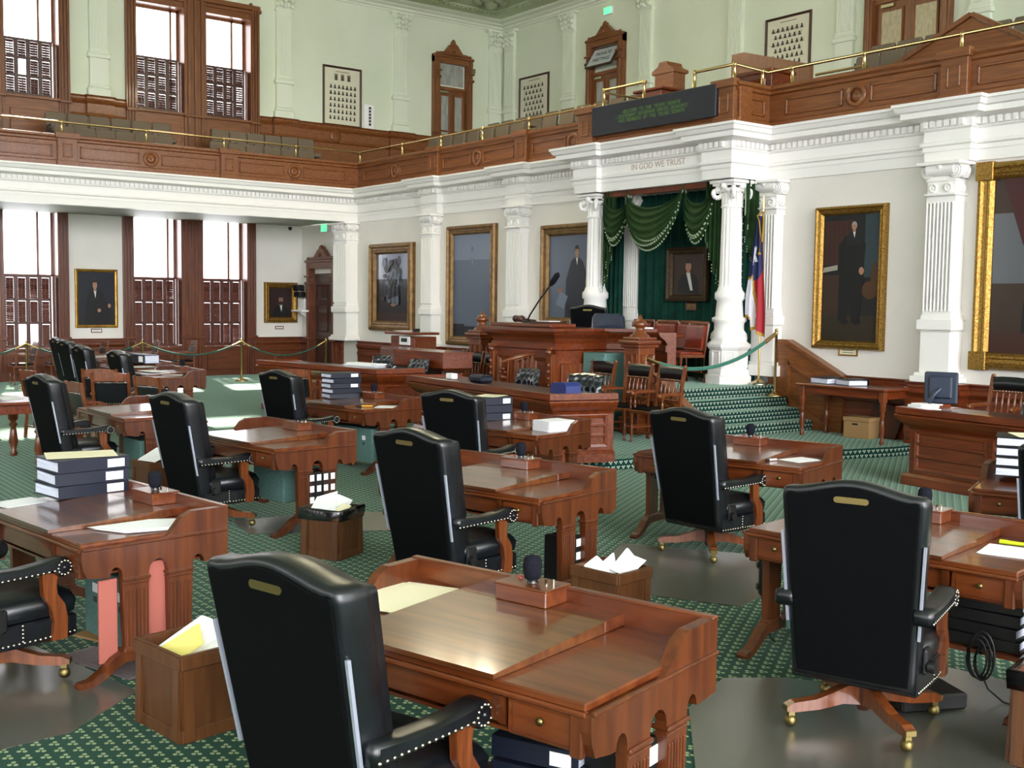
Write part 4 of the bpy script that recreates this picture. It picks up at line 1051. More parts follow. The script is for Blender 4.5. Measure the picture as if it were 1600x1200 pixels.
def make_exec(label, group):
    t = T('executive_chair', label, 'chair', (0, 0, 0), 0, group)
    a = MB('leather')
    a.loft([back_ring(.045, -.222), back_ring(.02, -.226), back_ring(.006, -.215), back_ring(0, -.195), back_ring(0, -.12), back_ring(.012, -.09), back_ring(.035, -.075)], True)
    O('backrest', a, t)
    a = MB('leather_panel'); a.loft([back_ring(.03, -.224), back_ring(.032, -.232), back_ring(.036, -.2335)], False); O('leather_panel', a, t)
    a = MB('leather'); a.loft([back_ring(.02, -.12), back_ring(.022, -.05), back_ring(.05, -.025), back_ring(.12, -.01)], True); O('cushion', a, t)
    a = MB('brass_dull'); y = lean_y(1.105)-.017
    a.prism([(-.075+.016*cos(q)*(1) if False else x, z) for x, z in ([(.065+.014*cos(rad(w)), .014*sin(rad(w))) for w in range(-90, 91, 30)] + [(-.065+.014*cos(rad(w)), .014*sin(rad(w))) for w in range(90, 271, 30)])], (0, y, 1.103), X, Z, (0, .008, 0)); O('handle_slot', a, t)
    for sx in (-1, 1):
        a = MB('steel')
        a.loft([[(sx*(.285+.045*(z-.24)/.84)+dx, lean_y(z)+dy, z) for dx, dy in ((-.006, -.008), (.006, -.008), (.006, .006), (-.006, .006))] for z in (.5, .93)], False); O('edge_strip', a, t)
    # seat
    a = MB('leather')
    def sr(z, i, f=0): return [(-.29+i, -.2+i, z), (.29-i, -.2+i, z), (.31-i, .1, z), (.30-i, .32-i, z), (.2, .36-i+f, z), (0, .375-i+f, z), (-.2, .36-i+f, z), (-.30+i, .32-i, z), (-.31+i, .1, z)]
    a.loft([sr(.225, .01), sr(.235, 0), sr(.335, 0), sr(.345, .015)], False); O('seat_frame', a, t)
    a = MB('leather'); a.loft([sr(.345, .03), sr(.36, .008), sr(.42, .0), sr(.455, .02), sr(.475, .07), sr(.485, .15)], True); O('seat_cushion', a, t)
    n = MB('nail')
    r0 = sr(.25, -.003)
    for i in range(len(r0)):
        p, q = Vector(r0[i]), Vector(r0[(i+1) % len(r0)])
        if i == 0: continue
        k = max(int((q-p).length/.026), 1); d = (q-p).normalized()
        for j in range(k): n.dome(p+(q-p)*(j+.5)/k, .0075, (d.y, -d.x, 0))
    for sx in (-1, 1):
        for j in range(5): n.dome((sx*.313, .02, .26+.02*j), .007, (sx, 0, 0))
    O('seat_nails', n, t)
    for sx in (-1, 1):
        a = MB('leather'); x0 = sx*.312
        prof = []
        top = [(-.28, .655), (-.15, .642), (0, .637), (.1, .645), (.19, .66)]
        circ = [(.225+.052*cos(rad(w)), .608+.052*sin(rad(w))) for w in range(80, -171, -25)]
        bot = [(.12, .59), (0, .585), (-.15, .583), (-.28, .582)]
        prof = top+circ+bot
        def sc(k, e): 
            cx = sum(p[0] for p in prof)/len(prof); 
            return [(k, p[0]*(1-e*.2), .612+(p[1]-.612)*(1-e)) for p in prof]
        a.loft([sc(x0-.05, .35), sc(x0-.04, .08), sc(x0-.025, 0), sc(x0+.025, 0), sc(x0+.04, .08), sc(x0+.05, .35)], True); arm = O('armrest', a, t)
        n = MB('nail')
        for j in range(15): n.dome((x0+sx*.048, -.26+.43*j/14, .594+.004*j/14), .0085, (sx, 0, 0))
        for j in range(12): n.dome((x0+sx*.049, .225+.036*cos(j*PI/6), .608+.036*sin(j*PI/6)), .0075, (sx, 0, 0))
        n.dome((x0+sx*.048, .225, .608), .014, (sx, 0, 0), 'leather'); O('nail_trim', n, arm)
        w = MB('chair_wood'); w.prism([(.12, .595), (.205, .575), (.195, .52), (.2, .47), (.24, .41), (.255, .34), (.25, .23), (.17, .23), (.18, .33), (.165, .4), (.125, .47), (.12, .55)], (x0-.018, 0, 0), Y, Z, (.036, 0, 0)); O('arm_support', w, t)
    a = MB('black'); a.box((.3, -.1, .38), (.03, .09, .12), b=.012); a.lathe([(.03, 0), (.03, .03)], (.315, -.12, .36), 10, 'x'); O('tilt_knob', a, t)
    a = MB('black'); a.lathe([(.07, .2), (.07, .225), (.11, .228)], n=14); a.lathe([(.03, .06), (.045, .1), (.05, .2)], n=12, m='dark_wood'); O('pedestal', a, t)
    for k in range(4):
        w = MB('chair_wood'); ang = rad(45+90*k); w.M = Matrix.Rotation(ang, 4, 'Z')
        w.prism([(.03, .19), (.1, .185), (.18, .155), (.26, .13), (.37, .122), (.405, .105), (.405, .08), (.36, .075), (.24, .08), (.12, .1), (.03, .09)], (0, -.026, 0), X, Z, (0, .052, 0)); lg = O('leg', w, t)
        c = MB('brass_dull'); c.M = Matrix.Rotation(ang, 4, 'Z'); c.box((.378, 0, .07), (.03, .03, .04)); c.ball((.378, 0, .031), .031, 12, 8); c.box((.407, 0, .093), (.01, .055, .028), b=.003); O('caster', c, lg)
    return t
G_EX = 'black leather senate chairs'
EX = [('black leather executive chair nearest the camera, with its back cutting into the bottom edge', -3.24, 1.84, 13.5),
      ('black leather executive chair at the right with its whole crossed base and casters in view', -3.13, 4.53, 20),
      ('black leather executive chair at the second desk, between the two open bins of paper', -5.99, 4.06, 10),
      ('black leather executive chair behind the desk with the black bin-liner bin', -9.3, 3.75, 7),
      ('black leather executive chair at the far-left desk beyond the tall binder stack', -12.04, 3.4, 5.5),
      ('black leather executive chair standing alone against the sunlit strip of carpet', -11.85, 5.93, 8.7),
      ('black leather executive chair in front of the long central clerk counter', -8.57, 6.06, 18),
      ('black leather executive chair facing the stage steps and brass post', -6.07, 6.63, 3),
      ('black leather executive chair cut by the right edge behind the stack of open binders', -3.445, 7.24, 20),
      ('far black leather chair just left of the desk strewn with papers', -17.33, 5.86, 0),
      ('far black leather chair second from the papers desk', -19.36, 5.9, 1),
      ('far black leather chair second from the left rope post', -21.7, 6.3, 3),
      ('farthest black leather chair beside the left rope post', -23.2, 6.55, 0),
      ('black leather executive chair cut by the left edge, only arm, seat and casters showing', -6.12, 1.27, 16)]
first = None; CH = []
for lab, x, y, dg in EX:
    loc = (x, y, .012 if y < 4.6 or lab.startswith('black leather executive chair facing') else 0)
    if first is None:
        first = make_exec(lab, G_EX); first.location = loc; first.rotation_euler = (0, 0, rad(dg)); CH.append(first)
    else: CH.append(dup(first, loc, rad(dg), lab))
def recline(root, dg):
    p = Vector((0, -.2, .3)); R = Matrix.Rotation(rad(dg), 3, 'X')
    for c in root.children:
        if c.name.split('.')[0] in BACKPARTS: c.rotation_euler = (rad(dg), 0, 0); c.location = p - R @ p
recline(CH[1], -5)

# ================================================================ senate desk
DW, DD = 1.512, .834
def end_poly():
    p = [(-.417, .72), (.0, .72)]
    p += [(.03, .725), (.075, .75), (.11, .79), (.14, .825), (.165, .835), (.2, .85), (.417, .85), (.417, .57), (.3, .56)]
    p += [(.27+.035*cos(rad(w))-.035+.0, .56+.05*sin(rad(w))) for w in range(0, 181, 30)]
    p += [(.2, .54), (.19, .14), (.06, .14), (.055, .54)]
    p += [(.055*cos(rad(w)), .56+.06*sin(rad(w))) for w in range(0, 181, 30)]
    p += [(-.055, .54), (-.06, .14), (-.19, .14), (-.2, .54)]
    p += [(-.235+.035*cos(rad(w)), .56+.05*sin(rad(w))) for w in range(0, 181, 30)]
    p += [(-.3, .56), (-.39, .575), (-.41, .62), (-.417, .66)]
    return p
def make_desk(label, group):
    t = T('senate_desk', label, 'desk', (0, 0, 0), 0, group); hw, hd = DW/2, DD/2
    a = MB('mahogany'); a.box((0, -.005, .735), (DW-.05, DD-.02, .03), b=.006); a.box((0, -hd+.01, .712), (DW-.04, .03, .02), b=.006); O('tabletop', a, t)
    a = MB('mahogany_lid')
    a.prism([(-.425, .752), (-.425, .77), (.25, .797), (.25, .752)], (-.37, 0, 0), Y, Z, (.74, 0, 0)); O('writing_lid', a, t)
    a = MB('mahogany'); a.box((0, .33, .774), (.74, .155, .046), b=.004); a.box((0, .253, .7965), (.73, .006, .002), m='brass_dull'); O('pen_shelf', a, t)
    a = MB('mahogany'); a.box((0, hd-.015, .79), (DW-.04, .03, .12), b=.006); a.box((0, hd-.015, .64), (DW-.06, .028, .2)); a.box((0, hd-.012, .85), (DW, .04, .014), b=.005); O('gallery_rail', a, t)
    for sx in (-1, 1):
        a = MB('mahogany_upright'); x0 = sx*(hw-.0225)
        a.prism(end_poly(), (x0-.0225, 0, 0), Y, Z, (.045, 0, 0))
        xo = sx*(hw)
        a.box((xo+sx*.004, 0, .722), (.02, DD-.005, .014), b=.004)
        for c in (-.125, .125):
            a.box((x0, c, .535), (.075, .155, .018), b=.006); a.box((x0, c, .512), (.06, .145, .012), b=.004)
            for k in range(6): a.box((xo+sx*.002, c-.052+.021*k, .33), (.01, .012, .3), b=.004)
            a.box((x0, c, .16), (.07, .15, .03), b=.008)
        e = O('end_panel', a, t)
        f = MB('mahogany_upright')
        half = [(.0, .15), (.2, .16), (.26, .13), (.32, .075), (.38, .04), (.43, .035), (.445, .018), (.44, 0), (.39, 0), (.35, .01), (.29, .04), (.24, .075), (.19, .1), (0, .1)]
        f.prism(half[:-1] + [(-y, z) for y, z in half[::-1][1:]][:0] + [(0, .1)], (x0-.03, 0, 0), Y, Z, (.06, 0, 0)); f.prism([(-y, z) for y, z in half], (x0-.03, 0, 0), Y, Z, (.06, 0, 0)); O('foot', f, t)
        d = MB('mahogany'); xc = sx*.56
        d.box((xc, -hd+.03, .64), (.3, .03, .13), b=.008); d.box((xc, -hd+.015, .64), (.25, .006, .1), b=.003); dr = O('drawer', d, t)
        k = MB('brass_dull'); k.lathe([(.006, 0), (.006, -.012), (.014, -.016), (.014, -.022), (.004, -.026)], (xc, -hd+.013, .655), 12, 'y'); O('knob', k, dr)
        b = MB('mahogany_upright')
        b.prism([(-hd-.0, .7), (-hd+.005, .66), (-hd+.02, .6), (-hd+.06, .565), (-hd+.08, .57), (-hd+.08, .7)], (sx*.385-.017, 0, 0), Y, Z, (.034, 0, 0)); O('bracket', b, t); b = MB('mahogany_upright'); b.box((sx*(hw-.06), -hd+.015, .64), (.05, .03, .15), b=.006)
        O('corner_block', b, t)
    d = MB('mahogany'); d.box((0, -hd+.045, .65), (.73, .03, .11), b=.006); d.box((0, 0, .575), (DW-.1, DD-.08, .012)); O('apron', d, t)
    return t
G_DK = 'senate desks'
DK = [('A', (-3.37, 2.46, 15), 'mahogany senate desk nearest the camera, glossy lid and pages in its left tray'),
      ('B', (-6.30, 4.65, 13), 'mahogany senate desk in the middle, mostly bare with a microphone box'),
      ('C', (-9.34, 4.34, 7.5), 'mahogany senate desk with a bare pale lid above the black-lined bin'),
      ('D', (-6.52, 1.94, 8), 'mahogany senate desk on the left holding three thick binders and loose white pages'),
      ('E', (-3.48, 5.36, 10), 'mahogany senate desk at the right behind the chair with the highlighter pen'),
      ('F', (-6.26, 7.15, 16), 'mahogany senate desk below the stage steps with a single sheet in its tray'),
      ('Dd', (-11.89, 6.64, 8), 'mahogany senate desk with a five-binder stack and a yellow pen'),
      ('Ee', (-8.95, 6.74, 13), 'mahogany senate desk with a thick pile of pages before the clerk counter'),
      ('Cc', (-12.27, 4.13, 2), 'mahogany senate desk beyond the far-left chair, lid glaring in the light'),
      ('X1', (-18.0, 6.5, 0), 'far mahogany senate desk at the edge of the sunlit carpet'),
      ('X2', (-20.4, 6.85, 0), 'far mahogany senate desk strewn with papers and an open binder'),
      ('G', (-3.65, 7.88, 22), 'mahogany senate desk at the right edge under the open binder stack'),
      ('Y', (-9.72, 1.5, 5), 'mahogany senate desk at the left edge, only its right end showing'),
      ('Z', (-23.4, 7.35, 0), 'farthest mahogany senate desk behind the far black chairs'),
      ('W', (-17.2, 3.2, 0), 'far mahogany senate desk at the left edge behind the turned-leg table')]
DESK = {}; first = None
for k, (x, y, dg), lab in DK:
    if first is None: first = make_desk(lab, G_DK); first.location = (x, y, 0); first.rotation_euler = (0, 0, rad(dg)); o = first
    else: o = dup(first, (x, y, 0), rad(dg), lab)
    DESK[k] = ((x, y), rad(dg))
def on(k, lx, ly, z): 
    (x, y), r = DESK[k]; return (x+lx*cos(r)-ly*sin(r), y+lx*sin(r)+ly*cos(r), z)
LID = lambda ly: .767 + .048*(ly+.425)/.675

# microphone boxes
def make_mic(label, group):
    t = T('microphone_box', label, 'microphone', (0, 0, 0), 0, group)
    a = MB('mahogany'); a.box((0, 0, .033), (.255, .165, .066), b=.004); a.box((0, 0, .068), (.265, .175, .008), b=.003); O('box', a, t)
    a = MB('foam'); a.lathe([(.022, .085), (.032, .09), (.037, .11), (.04, .14), (.037, .165), (.03, .178), (.012, .184)], (0, 0, 0), 16); O('foam_head', a, t)
    a = MB('black_gloss'); a.lathe([(.024, .072), (.022, .078), (.022, .09)], n=14); O('mount', a, t)
    a = MB('red_button'); a.lathe([(.01, .072), (.01, .082), (.006, .085)], (-.075, .02, 0), 12); O('button', a, t)
    a = MB('nail'); a.lathe([(.006, .072), (.006, .095), (.009, .097)], (.07, .0, 0), 8); O('switch', a, t); a = MB('nail'); a.lathe([(.006, .072), (.006, .09)], (.08, .035, 0), 8); O('switch', a, t)
    return t
MIC = {'A': 'microphone box with red button on the nearest desk', 'B': 'microphone box on the bare middle desk', 'C': 'microphone box on the desk above the black-lined bin', 'D': 'microphone box on the left desk beside the binders',
       'E': 'microphone box on the right desk, peeking past the chair with the crossed base', 'F': 'microphone box on the desk below the stage steps', 'Dd': 'microphone box beside the five-binder stack', 'Ee': 'microphone box on the desk before the clerk counter', 'X1': 'microphone box on the far desk at the sunlit carpet', 'X2': 'microphone box on the papers-strewn far desk', 'Cc': 'microphone box on the desk beyond the far-left chair'}
first = None
for k, lab in MIC.items():
    if first is None: first = make_mic(lab, 'desk microphones'); o = first
    else: o = dup(first, (0, 0, 0), 0, lab)
    o.location = on(k, -.03 if k != 'D' else .1, .325, .797); o.rotation_euler = (0, 0, DESK[k][1])

# ================================================================ binders and papers
def binder(label, loc, rz, L=.3, W=.27, th=.07, group=None, lab=True, cover='binder_navy', open_=0):
    t = T('binder', label, 'binder', loc, rz, group)
    a = MB(cover)
    a.box((0, 0, .002), (L, W, .004)); a.box((0, 0, th-.002), (L, W, .004), R=Matrix.Rotation(open_, 3, 'X')); a.box((0, -W/2, th/2), (L, .005, th), b=.002); O('cover', a, t)
    b = MB('paper_pages'); b.box((0, .012, th/2-.004), (L-.025, W-.035, th-.022)); O('pages', b, t)
    if lab:
        c = MB('label_white'); c.box((L*.3, -W/2-.0035, th/2), (L*.24, .002, th*.66)); O('spine_label', c, t)
    return t
def sheets(label, pts, z, n=1, m='paper', name='paper', th=.0012, group=None, jit=.012):
    """a sheet or a loose pile cut to a plan outline"""
    t = None; cx = sum(p[0] for p in pts)/len(pts); cy = sum(p[1] for p in pts)/len(pts)
    a = MB(m); rn = random.Random(int(cx*1000+cy*77))
    for k in range(n):
        dx, dy, q = (rn.uniform(-jit, jit), rn.uniform(-jit, jit), rn.uniform(-.05, .05)) if n > 1 else (0, 0, 0)
        pp = [((x-cx)*cos(q)-(y-cy)*sin(q)+dx, (x-cx)*sin(q)+(y-cy)*cos(q)+dy) for x, y in pts]
        zz = k*th*1.15
        a.prism(pp, (0, 0, zz), X, Y, (0, 0, th))
    o = O(name, a, None, (cx, cy, z)); return tag(o, label, 'paper' if n == 1 else 'papers', group)
def rectp(k, lx, ly, w, h, q=0):
    (x, y), r = DESK[k]; c = on(k, lx, ly, 0); q = rad(q)+r
    return [(c[0]+sx*w/2*cos(q)-sy*h/2*sin(q), c[1]+sx*w/2*sin(q)+sy*h/2*cos(q)) for sx, sy in ((-1, -1), (1, -1), (1, 1), (-1, 1))]
# left desk stack
for i, (q, z, lb) in enumerate(((2, .79, 'lowest of the three thick binders on the left desk'), (-3, .868, 'middle of the three thick binders on the left desk'), (0, .946, 'topmost of the three thick binders on the left desk, under a cream sheet'))):
    binder(lb, on('D', -.53+.01*i, .16, z), DESK['D'][1]+rad(90+q), .45, .34, .076, 'binders on the left desk')
sheets('cream sheet lying on the topmost left-desk binder', [(on('D', -.53, .16, 0)[0]+x*cos(1.4)-y*sin(1.4), on('D', -.53, .16, 0)[1]+x*sin(1.4)+y*cos(1.4)) for x, y in ((-.21, -.15), (.2, -.15), (.21, .15), (-.2, .16))], 1.026, 1, 'paper_cream')
sheets('loose fanned white pages on the right tray of the left desk', [on('D', *p, 0)[:2] for p in ((.41, -.2), (.62, -.12), (.7, .12), (.56, .32), (.42, .1))], .752, 8, jit=.03)
sheets('white page at the left end of the left desk', rectp('D', -.62, -.18, .22, .3, 10), .752, 2)
sheets('cream printed pages in the left tray of the nearest desk', rectp('A', -.56, .13, .3, .42, 12), .7525, 7, 'paper_cream', jit=.02)

for i in range(5):
    lb = ('lowest', 'second', 'middle', 'fourth', 'topmost')[i]
    binder(lb + ' binder of the five-high stack beside the wooden armchair', on('Dd', -.42+.02*(i % 2), .1, .79+.063*i), DESK['Dd'][1]+rad(80+(-4, 3, -2, 5, 0)[i]), .4, .3, .06, 'binders of the five-high stack', lab=i in (2, 4), cover='binder_navy')
for i in range(3):
    binder(('lowest', 'middle', 'topmost')[i]+' binder of the stack behind the central chair', on('Ee', -.32, .12, .79+.08*i), DESK['Ee'][1]+rad(70), .36, .3, .076, 'binders behind the central chair', lab=i != 1)
sheets('cream sheet on the binder stack behind the central chair', rectp('Ee', -.32, .12, .26, .3, 15), 1.032, 2, 'paper_cream')
sheets('thick white page pile on the desk before the clerk counter', rectp('Ee', .56, .06, .25, .33, -12), .752, 40, th=.0022, jit=.008)
for i in range(4): binder(('lowest', 'second', 'third', 'topmost')[i]+' ring binder of the stack behind the chair by the stage steps', on('F', -.62, .25, .80+.07*i-.045), DESK['F'][1]+rad(160), .28, .3, .068, 'binders by the stage steps', False, 'black')
sheets('single white sheet in the right tray of the desk below the steps', rectp('F', .55, .02, .22, .3, -18), .752, 1)
for i in range(4):
    binder(('lowest', 'second', 'third', 'topmost')[i]+' ring binder of the right-edge stack, pages outward', on('G', -.48, .12, .80+.072*i), DESK['G'][1]+rad(185), .36, .3, .07, 'binders at the right edge', False, 'black')
sheets('cream sheet on top of the right-edge binder stack', rectp('G', -.42, .12, .26, .3, 20), 1.09, 2, 'paper_cream')
sheets('white page beside the highlighter on the right desk', rectp('E', .57, .02, .3, .26, 8), .752, 3)
sheets('white page peeking out left of the right-hand chair', rectp('E', -.5, .05, .2, .28, 20), .752, 2)
sheets('white sheet under the yellow pen', rectp('Dd', .58, .02, .22, .3, 40), .752, 1)
def pen(label, p, q, m, r=.009, name='pen'):
    a = MB(m); p, q = Vector(p), Vector(q); d = q-p; a.tube([p, p+d*.9, q], [r, r, r*.4], 8); a.tube([p-d*.02, p+d*.25], r*1.15, 8, m='black' if m != 'lime_pen' else m)
    o = O(name, a); tag(o, label, 'pen')
pen('lime green highlighter on the right desk', on('E', .44, .19, .764), on('E', .6, .2, .764), 'lime_pen', .011, 'highlighter')
pen('yellow pencil-thick pen lying on the five-binder desk', on('Dd', .39, -.25, .762), on('Dd', .5, -.1, .762), 'yellow_pen', .01)
pen('small white-capped pen on the desk below the steps', on('F', .38, -.26, .762), on('F', .42, -.14, .762), 'label_white', .008)
# far papers-strewn desk
sheets('loose white papers at the right end of the far papers desk', rectp('X2', .45, -.1, .5, .42, 8), .76, 6, jit=.05)
sheets('yellowish papers at the left end of the far papers desk', rectp('X2', -.4, .05, .45, .4, -20), .82, 6, 'paper_yellow', jit=.05)
binder('open black binder propped on the far papers desk', on('X2', .1, .1, .81), DESK['X2'][1]+rad(10), .62, .3, .16, None, True)
sheets('white pages on the desk at the sunlit carpet', rectp('X1', -.2, -.1, .6, .3, 5), .79, 3)
sheets('long white paper at the back of the desk at the sunlit carpet', rectp('X1', .3, .05, .4, .3, -25), .76, 2)

# things kept under the desks
def under(label, k, lx, ly, w, d, h, m, z=0, name='file_box', cat='box', lab=0):
    t = T(name, label, cat, on(k, lx, ly, z), DESK[k][1]); a = MB(m); a.box((0, 0, h/2), (w, d, h), b=.006); O('body', a, t)
    if lab:
        c = MB('label_white')
        for i in range(lab): c.box((-w/2+.06+(w-.1)*(i+.5)/lab, -d/2-.002, h*.72), (.06, .003, .05)); c.box((-w/2+.06+(w-.1)*(i+.5)/lab, -d/2-.002, h*.55), (.035, .004, .03), m='ink')
        O('label', c, t)
    return t
under('teal-grey file boxes with white labels under the left desk', 'D', .42, .05, .55, .36, .38, 'teal_file', .12, lab=3)
def slab_thing(label, k, lx, ly, w, d, h, m, z, name, cat):
    t = T(name, label, cat, on(k, lx, ly, z), DESK[k][1]); a = MB(m); a.box((0, 0, h/2), (w, d, h), b=.004); O('panel', a, t)
slab_thing('pink foam board standing behind the front arch of the left desk', 'D', .705, -.26, .02, .1, .44, 'pink_board', .1, 'foam_board', 'board')
slab_thing('pink foam board standing behind the middle arch of the left desk', 'D', .705, .0, .02, .16, .5, 'pink_board', .1, 'foam_board', 'board')
under('teal-grey file boxes under the five-binder desk', 'Dd', .1, .0, 1.0, .4, .4, 'teal_file', .1, lab=4)
under('teal-grey file box under the desk above the black-lined bin', 'C', .1, .1, .5, .35, .3, 'teal_file', .2)
under('teal-grey file box under the far-left chair\'s desk', 'Cc', .35, .0, .5, .4, .34, 'teal_file', .15)
under('teal-grey file box under the right desk beside the telephone', 'E', -.5, .1, .3, .4, .4, 'teal_file', .12)
def book_row(labelf, k, lx, ly, n, z=.1, rz=0, step=.075, h=.3, d=.26, group=None, cover='black'):
    for i in range(n):
        t = T('binder', labelf(i), 'binder', on(k, lx+(step*i if rz == 0 else 0), ly+(step*i if rz else 0), z), DESK[k][1]+rz, group)
        a = MB(cover); a.box((0, 0, h/2), (step*.93, d, h), b=.004); O('cover', a, t)
        b = MB('label_white')
        for zz in (.25, .55, .85): b.box((0, -d/2-.002, h*zz), (step*.6, .003, h*.17))
        b.box((0, d/2-.01, h*.5), (step*.7, .024, h*.94), m='paper_pages'); O('label_print', b, t)
N3 = ('first', 'second', 'third', 'fourth')
book_row(lambda i: N3[i]+' standing black binder under the desk above the black-lined bin', 'C', .66, -.06, 4, .2, rad(90), .072, .32, .2, 'standing binders under the third desk')
book_row(lambda i: N3[i]+' lying binder showing between the legs of the middle desk', 'B', .62, -.05, 2, .14, rad(90), .08, .3, .2, 'binders under the middle desk')
book_row(lambda i: N3[i]+' binder showing between the legs of the nearest desk', 'A', .62, -.06, 2, .12, rad(90), .09, .38, .2, 'binders under the nearest desk')
for i in range(4): binder(N3[i]+' black binder on the shelf under the right desk, counted from below', on('E', .45, .02, .27+.065*i), DESK['E'][1]+rad((2, -3, 1, 4)[i]), .42, .32, .06, 'binders under the right desk', False, 'black')
for i in range(2): binder(('lower', 'upper')[i]+' blue-white binder low under the nearest desk', on('A', .35, -.05, .3+.09*i), DESK['A'][1]+rad(10), .34, .3, .075, 'binders low under the nearest desk', True)
for k, lab in (('E', 'plain wooden shelf below the right desk carrying black binders'), ('A', 'plain wooden shelf below the nearest desk carrying binders')):
    a = MB('mahogany'); a.box((0, 0, 0), (.62, .4, .02)); o = O('desk_shelf', a, None, on(k, .41, .02, .255 if k == 'E' else .285), DESK[k][1]); tag(o, lab, 'shelf')
# cable coil, floor box, telephone at the right desk
t = T('cable_coil', 'black coiled cable hanging below the right desk shelf', 'cable', on('E', .5, -.18, .1), DESK['E'][1])
a = MB('black')
for i in range(5):
    r = .06+.01*i; a.tube([(.02*sin(i*2.1)+r*.62*cos(q*PI/10), -.012*i, .03+r*1.25+r*1.25*sin(q*PI/10)) for q in range(21)], .0055, 6)
a.tube([(0, 0, .05), (.03, .02, -.03), (.1, .04, -.085), (.2, .03, -.09)], .005, 6); a.tube([(0, -.02, .16), (0, .02, .19)], .012, 6); O('coil', a, t)
t = T('floor_box', 'flat black floor box with a white label beside the right-hand chair', 'box', on('E', .28, -.42, .012), DESK['E'][1]+rad(55)); a = MB('black'); a.box((0, 0, .04), (.36, .3, .08), b=.01); O('body', a, t); a = MB('label_white'); a.box((-.06, .02, .081), (.12, .03, .002)); O('label', a, t)
t = T('telephone', 'black telephone handset hooked on the left leg of the right desk', 'telephone', on('E', -.775, -.12, .38), DESK['E'][1]); a = MB('black_gloss'); a.box((-.01, 0, .04), (.05, .09, .24), b=.015); a.box((-.035, 0, .1), (.05, .07, .07), b=.02); a.box((-.035, 0, -.03), (.05, .07, .07), b=.02); O('handset', a, t)
b = MB('black'); b.tube([(-.03, 0, -.05), (-.02, .02, -.2), (.02, .0, -.3), (.1, -.05, -.33)], .005, 6); O('cord', b, t)

# ================================================================ waste bins
def bin_(label, loc, rz, w=.4, d=.36, h=.4, liner=False, papers=(), seed=1):
    t = T('waste_bin', label, 'bin', loc, rz); a = MB('bin_wood'); k = .93
    def R_(s, z): return [(x*s, y*s, z) for x, y in ((-w/2, -d/2), (w/2, -d/2), (w/2, d/2), (-w/2, d/2))]
    a.loft([R_(k, 0), R_(1, h), R_(.9, h), R_(.84, .02)], False)
    for sx, ln in ((0, w), (1, d), (2, w), (3, d)):
        a.M = Matrix.Rotation(sx*PI/2, 4, 'Z'); off = (d if sx % 2 == 0 else w)/2; s2 = .965
        for zz in (.03, h-.035): a.box((0, -off*(k+(1-k)*zz/h)-.004, zz), (ln*(k+(1-k)*zz/h), .014, .06), b=.003)
        for q in (-1, 1): a.box((q*(ln/2-.035)*s2, -off*s2-.004, h/2), (.05, .016, h-.02), R=Matrix.Rotation(rad(-1.8), 3, 'X'))
    a.M = Matrix(); O('body', a, t)
    if liner:
        b = MB('black_gloss'); rn = random.Random(seed)
        b.loft([[(x*s+rn.uniform(-.006, .006), y*s+rn.uniform(-.006, .006), z+rn.uniform(-.008, .008)) for x, y in ((-w/2, -d/2), (0, -d/2), (w/2, -d/2), (w/2, 0), (w/2, d/2), (0, d/2), (-w/2, d/2), (-w/2, 0))] for s, z in ((1.05, h-.07), (1.06, h+.0), (1.03, h+.02), (.92, h+.01), (.85, h-.15))], True, False); O('liner', b, t)
    for i, (m, pts, lb) in enumerate(papers):
        p = MB(m); n = len(pts); p.add([q for q in pts] + [(q[0]+.004, q[1]+.006, q[2]) for q in pts], [tuple(range(n)), tuple(range(n, 2*n))]); 
        q = O('waste_paper', p, None, loc, rz); tag(q, lb, 'paper')
    return t
bin_('wooden waste bin with crumpled white and yellow paper beside the left desk', (-4.98, 1.92, 0), rad(9), .42, .36, .405,
     papers=(('paper', [(-.14, -.1, .36), (-.12, .12, .47), (.08, .14, .46), (.14, -.02, .34)], 'white sheet leaning in the bin beside the left desk'), ('paper_yellow', [(-.1, -.13, .36), (.02, .02, .48), (.12, -.02, .41), (.07, -.13, .34)], 'yellow sheet folded in the bin beside the left desk'), ('paper', [(.05, .02, .38), (.1, .15, .46), (.18, .14, .46), (.18, -.05, .36)], 'white sheet at the back of the bin beside the left desk')))
bin_('wooden waste bin with a black liner overflowing with white paper', (-7.73, 4.12, 0), rad(28), .36, .34, .375, True,
     papers=(('paper', [(-.15, -.1, .34), (-.17, .04, .44), (-.02, .1, .49), (.06, -.06, .36)], 'pale blue-white sheet in the black-lined bin'), ('paper', [(-.04, -.1, .35), (.0, .08, .47), (.12, .1, .43), (.14, -.04, .36)], 'second white sheet in the black-lined bin'), ('paper_cream', [(.06, -.1, .35), (.1, .0, .42), (.16, .02, .4), (.15, -.08, .35)], 'small cream sheet in the black-lined bin')), seed=4)
bin_('wooden waste bin with jagged white paper beside the middle desk', (-4.98, 4.57, 0), rad(9), .37, .33, .4,
     papers=(('paper', [(-.17, -.06, .38), (-.12, .0, .44), (-.07, .0, .41), (-.02, .04, .47), (.04, .0, .36), (-.08, -.1, .34)], 'jagged white sheet in the bin beside the middle desk'), ('paper', [(.0, -.02, .38), (.04, .1, .5), (.09, .1, .46), (.17, .12, .44), (.16, -.04, .36)], 'second jagged white sheet in the bin beside the middle desk')))
bin_('wooden waste bin with a dark liner at the right edge, cut by the frame', (-2.305, 4.85, 0), rad(12), .4, .36, .42, True, seed=9)
bin_('wooden waste bin with a white sheet between the two left chairs', (-11.05, 3.9, 0), rad(8), .36, .34, .37, papers=(('paper', [(-.17, -.12, .36), (-.17, .1, .47), (.15, .12, .45), (.16, -.1, .37)], 'white sheet lying in the bin between the two left chairs'),))

